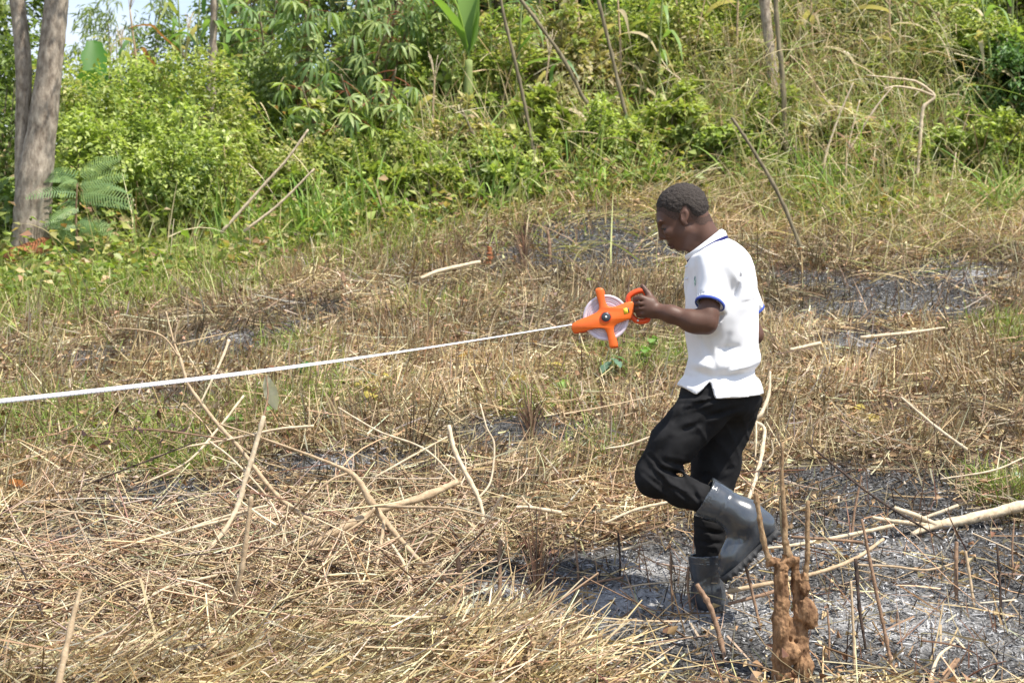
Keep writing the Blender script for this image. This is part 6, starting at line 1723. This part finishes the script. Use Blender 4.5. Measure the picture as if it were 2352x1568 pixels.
# small cut stumps far up the strip
def far_stump(px0, py0, px1, py1, th, lab, mat):
    Yb = gy_(px1, py1)
    stick('small_stump', [(px0, py0, Yb + .02), ((px0 + px1) / 2 + 2, (py0 + py1) / 2, Yb + .01), (px1, py1, Yb), (px1, py1 + 10, Yb - .02)], [th * .7, th * .85, th, th], mat, lab, 'stump', 'small cut stumps up the slope', None, 2, 9, .15, int(px0))
far_stump(1124, 568, 1122, 608, 15, 'small red-brown stump up the slope left of the man', M_SOIL)
far_stump(786, 625, 790, 675, 12, 'small brown stump on the left of the burnt strip', M_BROWN)
far_stump(690, 548, 694, 580, 7, 'thin brown stump at the edge of the grass', M_BROWN)
far_stump(1258, 530, 1262, 600, 9, 'thin dark stump left of the man\'s head', M_BROWN)

# clods of red earth showing through
def clod(px, py, r, lab, mat=None, seed=0):
    g = ground(px, py); r = r * g[1] / F
    E = Field(g - r * 1.6, g + r * 1.6, r / 9)
    E.ell(g + np.array([0, 0, r * .15]), (r, r * .8, r * .62), .2, .01); E.ell(g + np.array([r * .5, -.1 * r, r * .1]), (r * .6, r * .6, r * .5), 0, r * .2)
    E.apply(lambda D, X, Y2, Z: (D + nz3(X, Y2, Z, 1.3 / r, seed) * r * .5 + nz3(X, Y2, Z, 4 / r, seed) * r * .2).astype(np.float32))
    v_, q_ = E.mesh()
    o = part('earth_clod', v_ - g, q_, mat or M_SOIL); o.location = tuple(g)
    tag(o, lab, 'clod', 'clods of red earth')
clod(820, 1232, 24, 'red clod of earth under the branch pile', None, 1)
clod(815, 552, 22, 'red clod at the edge of the grass left of centre', None, 2)
clod(1090, 470, 30, 'dark red bank of earth in the middle of the slope', M_SOIL, 3)
clod(1310, 720, 9, 'small reddish clod up the slope', None, 4)

# ------------------------------------------------------------------ single plants and dead leaves one can pick out
def broad_leaf_mesh(name, L, w, col, seed, curl=.25):
    k = 8; s = np.linspace(0, 1, k + 1); rg = np.random.default_rng(seed)
    C_ = np.stack([L * s, 0 * s, -curl * L * s ** 2], -1)
    ww = w * np.sin(np.pi * np.clip(s * .95 + .03, 0, 1)) ** .8
    up_ = .22 + .15 * rg.normal(size=k + 1)
    A = C_ + np.stack([0 * s, ww, ww * up_], -1); Bq = C_ + np.stack([0 * s, -ww, ww * up_], -1)
    V = np.stack([A, C_, Bq], 1).reshape(-1, 3); q = []
    for i in range(k): q += [[i * 3, i * 3 + 1, i * 3 + 4, i * 3 + 3], [i * 3 + 1, i * 3 + 2, i * 3 + 5, i * 3 + 4]]
    c = np.tile(np.array(col), (len(V), 1)); c[1::3] *= 1.35
    return mesh_data(name, V, np.array(q), M_LEAF, c)
def seedling(px, py, n, L, w, col, lab, seed, hgt=.12, name='broadleaf_seedling', cat='seedling'):
    g = ground(px, py); rg = np.random.default_rng(seed)
    root = empty(name, tuple(g), lab, cat)
    v_, f_ = tube([g + np.array([0, 0, -.01]), g + np.array([.01, -.01, hgt * .6]), g + np.array([0, -.02, hgt])], [.004, .0035, .0025], 5, 6)
    part('stem', v_, f_, M_GREENSTEM, root)
    ms = broad_leaf_mesh('broad_leaf', L, w, col, seed)
    for i in range(n):
        obj('leaf', ms, root, (0, -.02 * (i % 2), hgt * (.45 + .55 * (i + 1) / n)), (rg.normal(0, .3), rg.normal(.25, .25), -1.57 + (i - n / 2) * 1.25 + rg.normal(0, .3)), .75 + .5 * rg.random())
seedling(1404, 880, 5, .12, .032, (.13, .22, .15), 'seedling with a large ribbed blue-green leaf below the reel', 1, .16)
seedling(1475, 840, 6, .07, .022, (.15, .27, .06), 'small leafy seedling right of the ribbed leaf', 2)
seedling(1500, 815, 6, .06, .02, (.18, .30, .08), 'low green seedling nearest to the shirt front', 3)
seedling(1290, 905, 5, .07, .024, (.24, .36, .10), 'yellow-green seedling left of the ribbed leaf', 4, .08)
seedling(620, 960, 6, .06, .02, (.16, .28, .07), 'small green seedling below the tape left of centre', 5, .08)
seedling(700, 870, 5, .08, .025, (.08, .20, .08), 'dark green seedling just under the tape', 6, .1)
seedling(540, 985, 6, .06, .022, (.16, .28, .07), 'small green seedling beside the knotty stalk', 7, .08)
seedling(2330, 1112, 5, .10, .03, (.26, .34, .22), 'pale green seedling at the right edge above the log', 8, .07)
def dead_leaf(px, py, L, w, col, lab, seed, hgt=.05):
    g = ground(px, py); rg = np.random.default_rng(seed)
    o = obj('dead_leaf', broad_leaf_mesh('dead_leaf', L, w, col, seed, .5), None, tuple(g + np.array([-.4 * L, -.03, hgt])), (rg.normal(-.5, .3), rg.normal(.1, .4), rg.normal(0, .8)))
    tag(o, lab, 'dead leaf', 'big dead leaves on the slope')
tan_ = (.62, .48, .28); wht = (.56, .53, .46)
for i, (px, py, L, w, col, lab) in enumerate([(832, 905, .10, .04, tan_, 'pale dead leaf, leftmost of the cluster left of centre'), (862, 895, .11, .04, tan_, 'pale dead leaf in the middle of the cluster left of centre'),
                                              (895, 880, .09, .035, tan_, 'pale dead leaf, rightmost of the cluster left of centre'), (860, 935, .09, .04, tan_, 'pale dead leaf lowest in the cluster left of centre'), (1075, 835, .12, .045, (.52, .32, .16), 'brown dead leaf with a star-shaped tip'),
                                              (1268, 858, .11, .045, tan_, 'cream dead leaf curled left of the ribbed seedling'), (1190, 890, .12, .05, (.50, .36, .22), 'tan dead leaf lying left of the cream one'), (1225, 780, .08, .03, tan_, 'small cream dead leaf just under the tape'),
                                              (1965, 960, .12, .05, tan_, 'pale dead leaf on the right slope, left of two'), (2010, 975, .12, .05, tan_, 'pale dead leaf on the right slope, right of two'), (1360, 660, .09, .03, (.30, .36, .16), 'pale green leaf above the reel'),
                                              (40, 1135, .10, .04, (.50, .20, .13), 'reddish dead leaf at the left edge')]):
    dead_leaf(px, py, L, w, col, lab, 500 + i, .05)
o = obj('dead_leaf', broad_leaf_mesh('dead_leaf', .15, .030, wht, 77, .15))
o.matrix_world = Matrix.Translation(Vector(at(612, 862, 7.0))) @ Matrix(((.25, .95, -.1, 0), (.1, -.1, -.98, 0), (-.96, .25, -.1, 0), (0, 0, 0, 1)))
tag(o, 'large whitish dead leaf hanging just under the tape above the knotty stalk', 'dead leaf', 'big dead leaves on the slope')
# dark curled leaves hanging on the twigs left of the pile
for i in range(15):
    a = RNG.normal(0, 1, 2); g = at(300 + 60 * a[0], 965 + 28 * a[1], 6.95 + .05 * RNG.normal())
    o = obj('withered_leaf', broad_leaf_mesh('withered_leaf', .028 + .02 * RNG.random(), .009, (.06, .035, .03), i, .8), None, tuple(g), tuple(RNG.random(3) * 3))
    tag(o, 'black withered leaf clinging to the thin twig left of the branch pile', 'withered leaf', 'black withered leaves left of the pile')
v_, f_ = join([tube([at(200, 1000, 6.98), at(330, 985, 6.96), at(460, 1000, 6.95), at(520, 1010, 6.95)], [.002, .003, .004, .004], 5, 14),])
o = part('thin_twig', v_ - at(520, 1010, 6.95), f_, M_BROWN); o.location = tuple(at(520, 1010, 6.95)); tag(o, 'thin twig carrying the black withered leaves', 'twig')
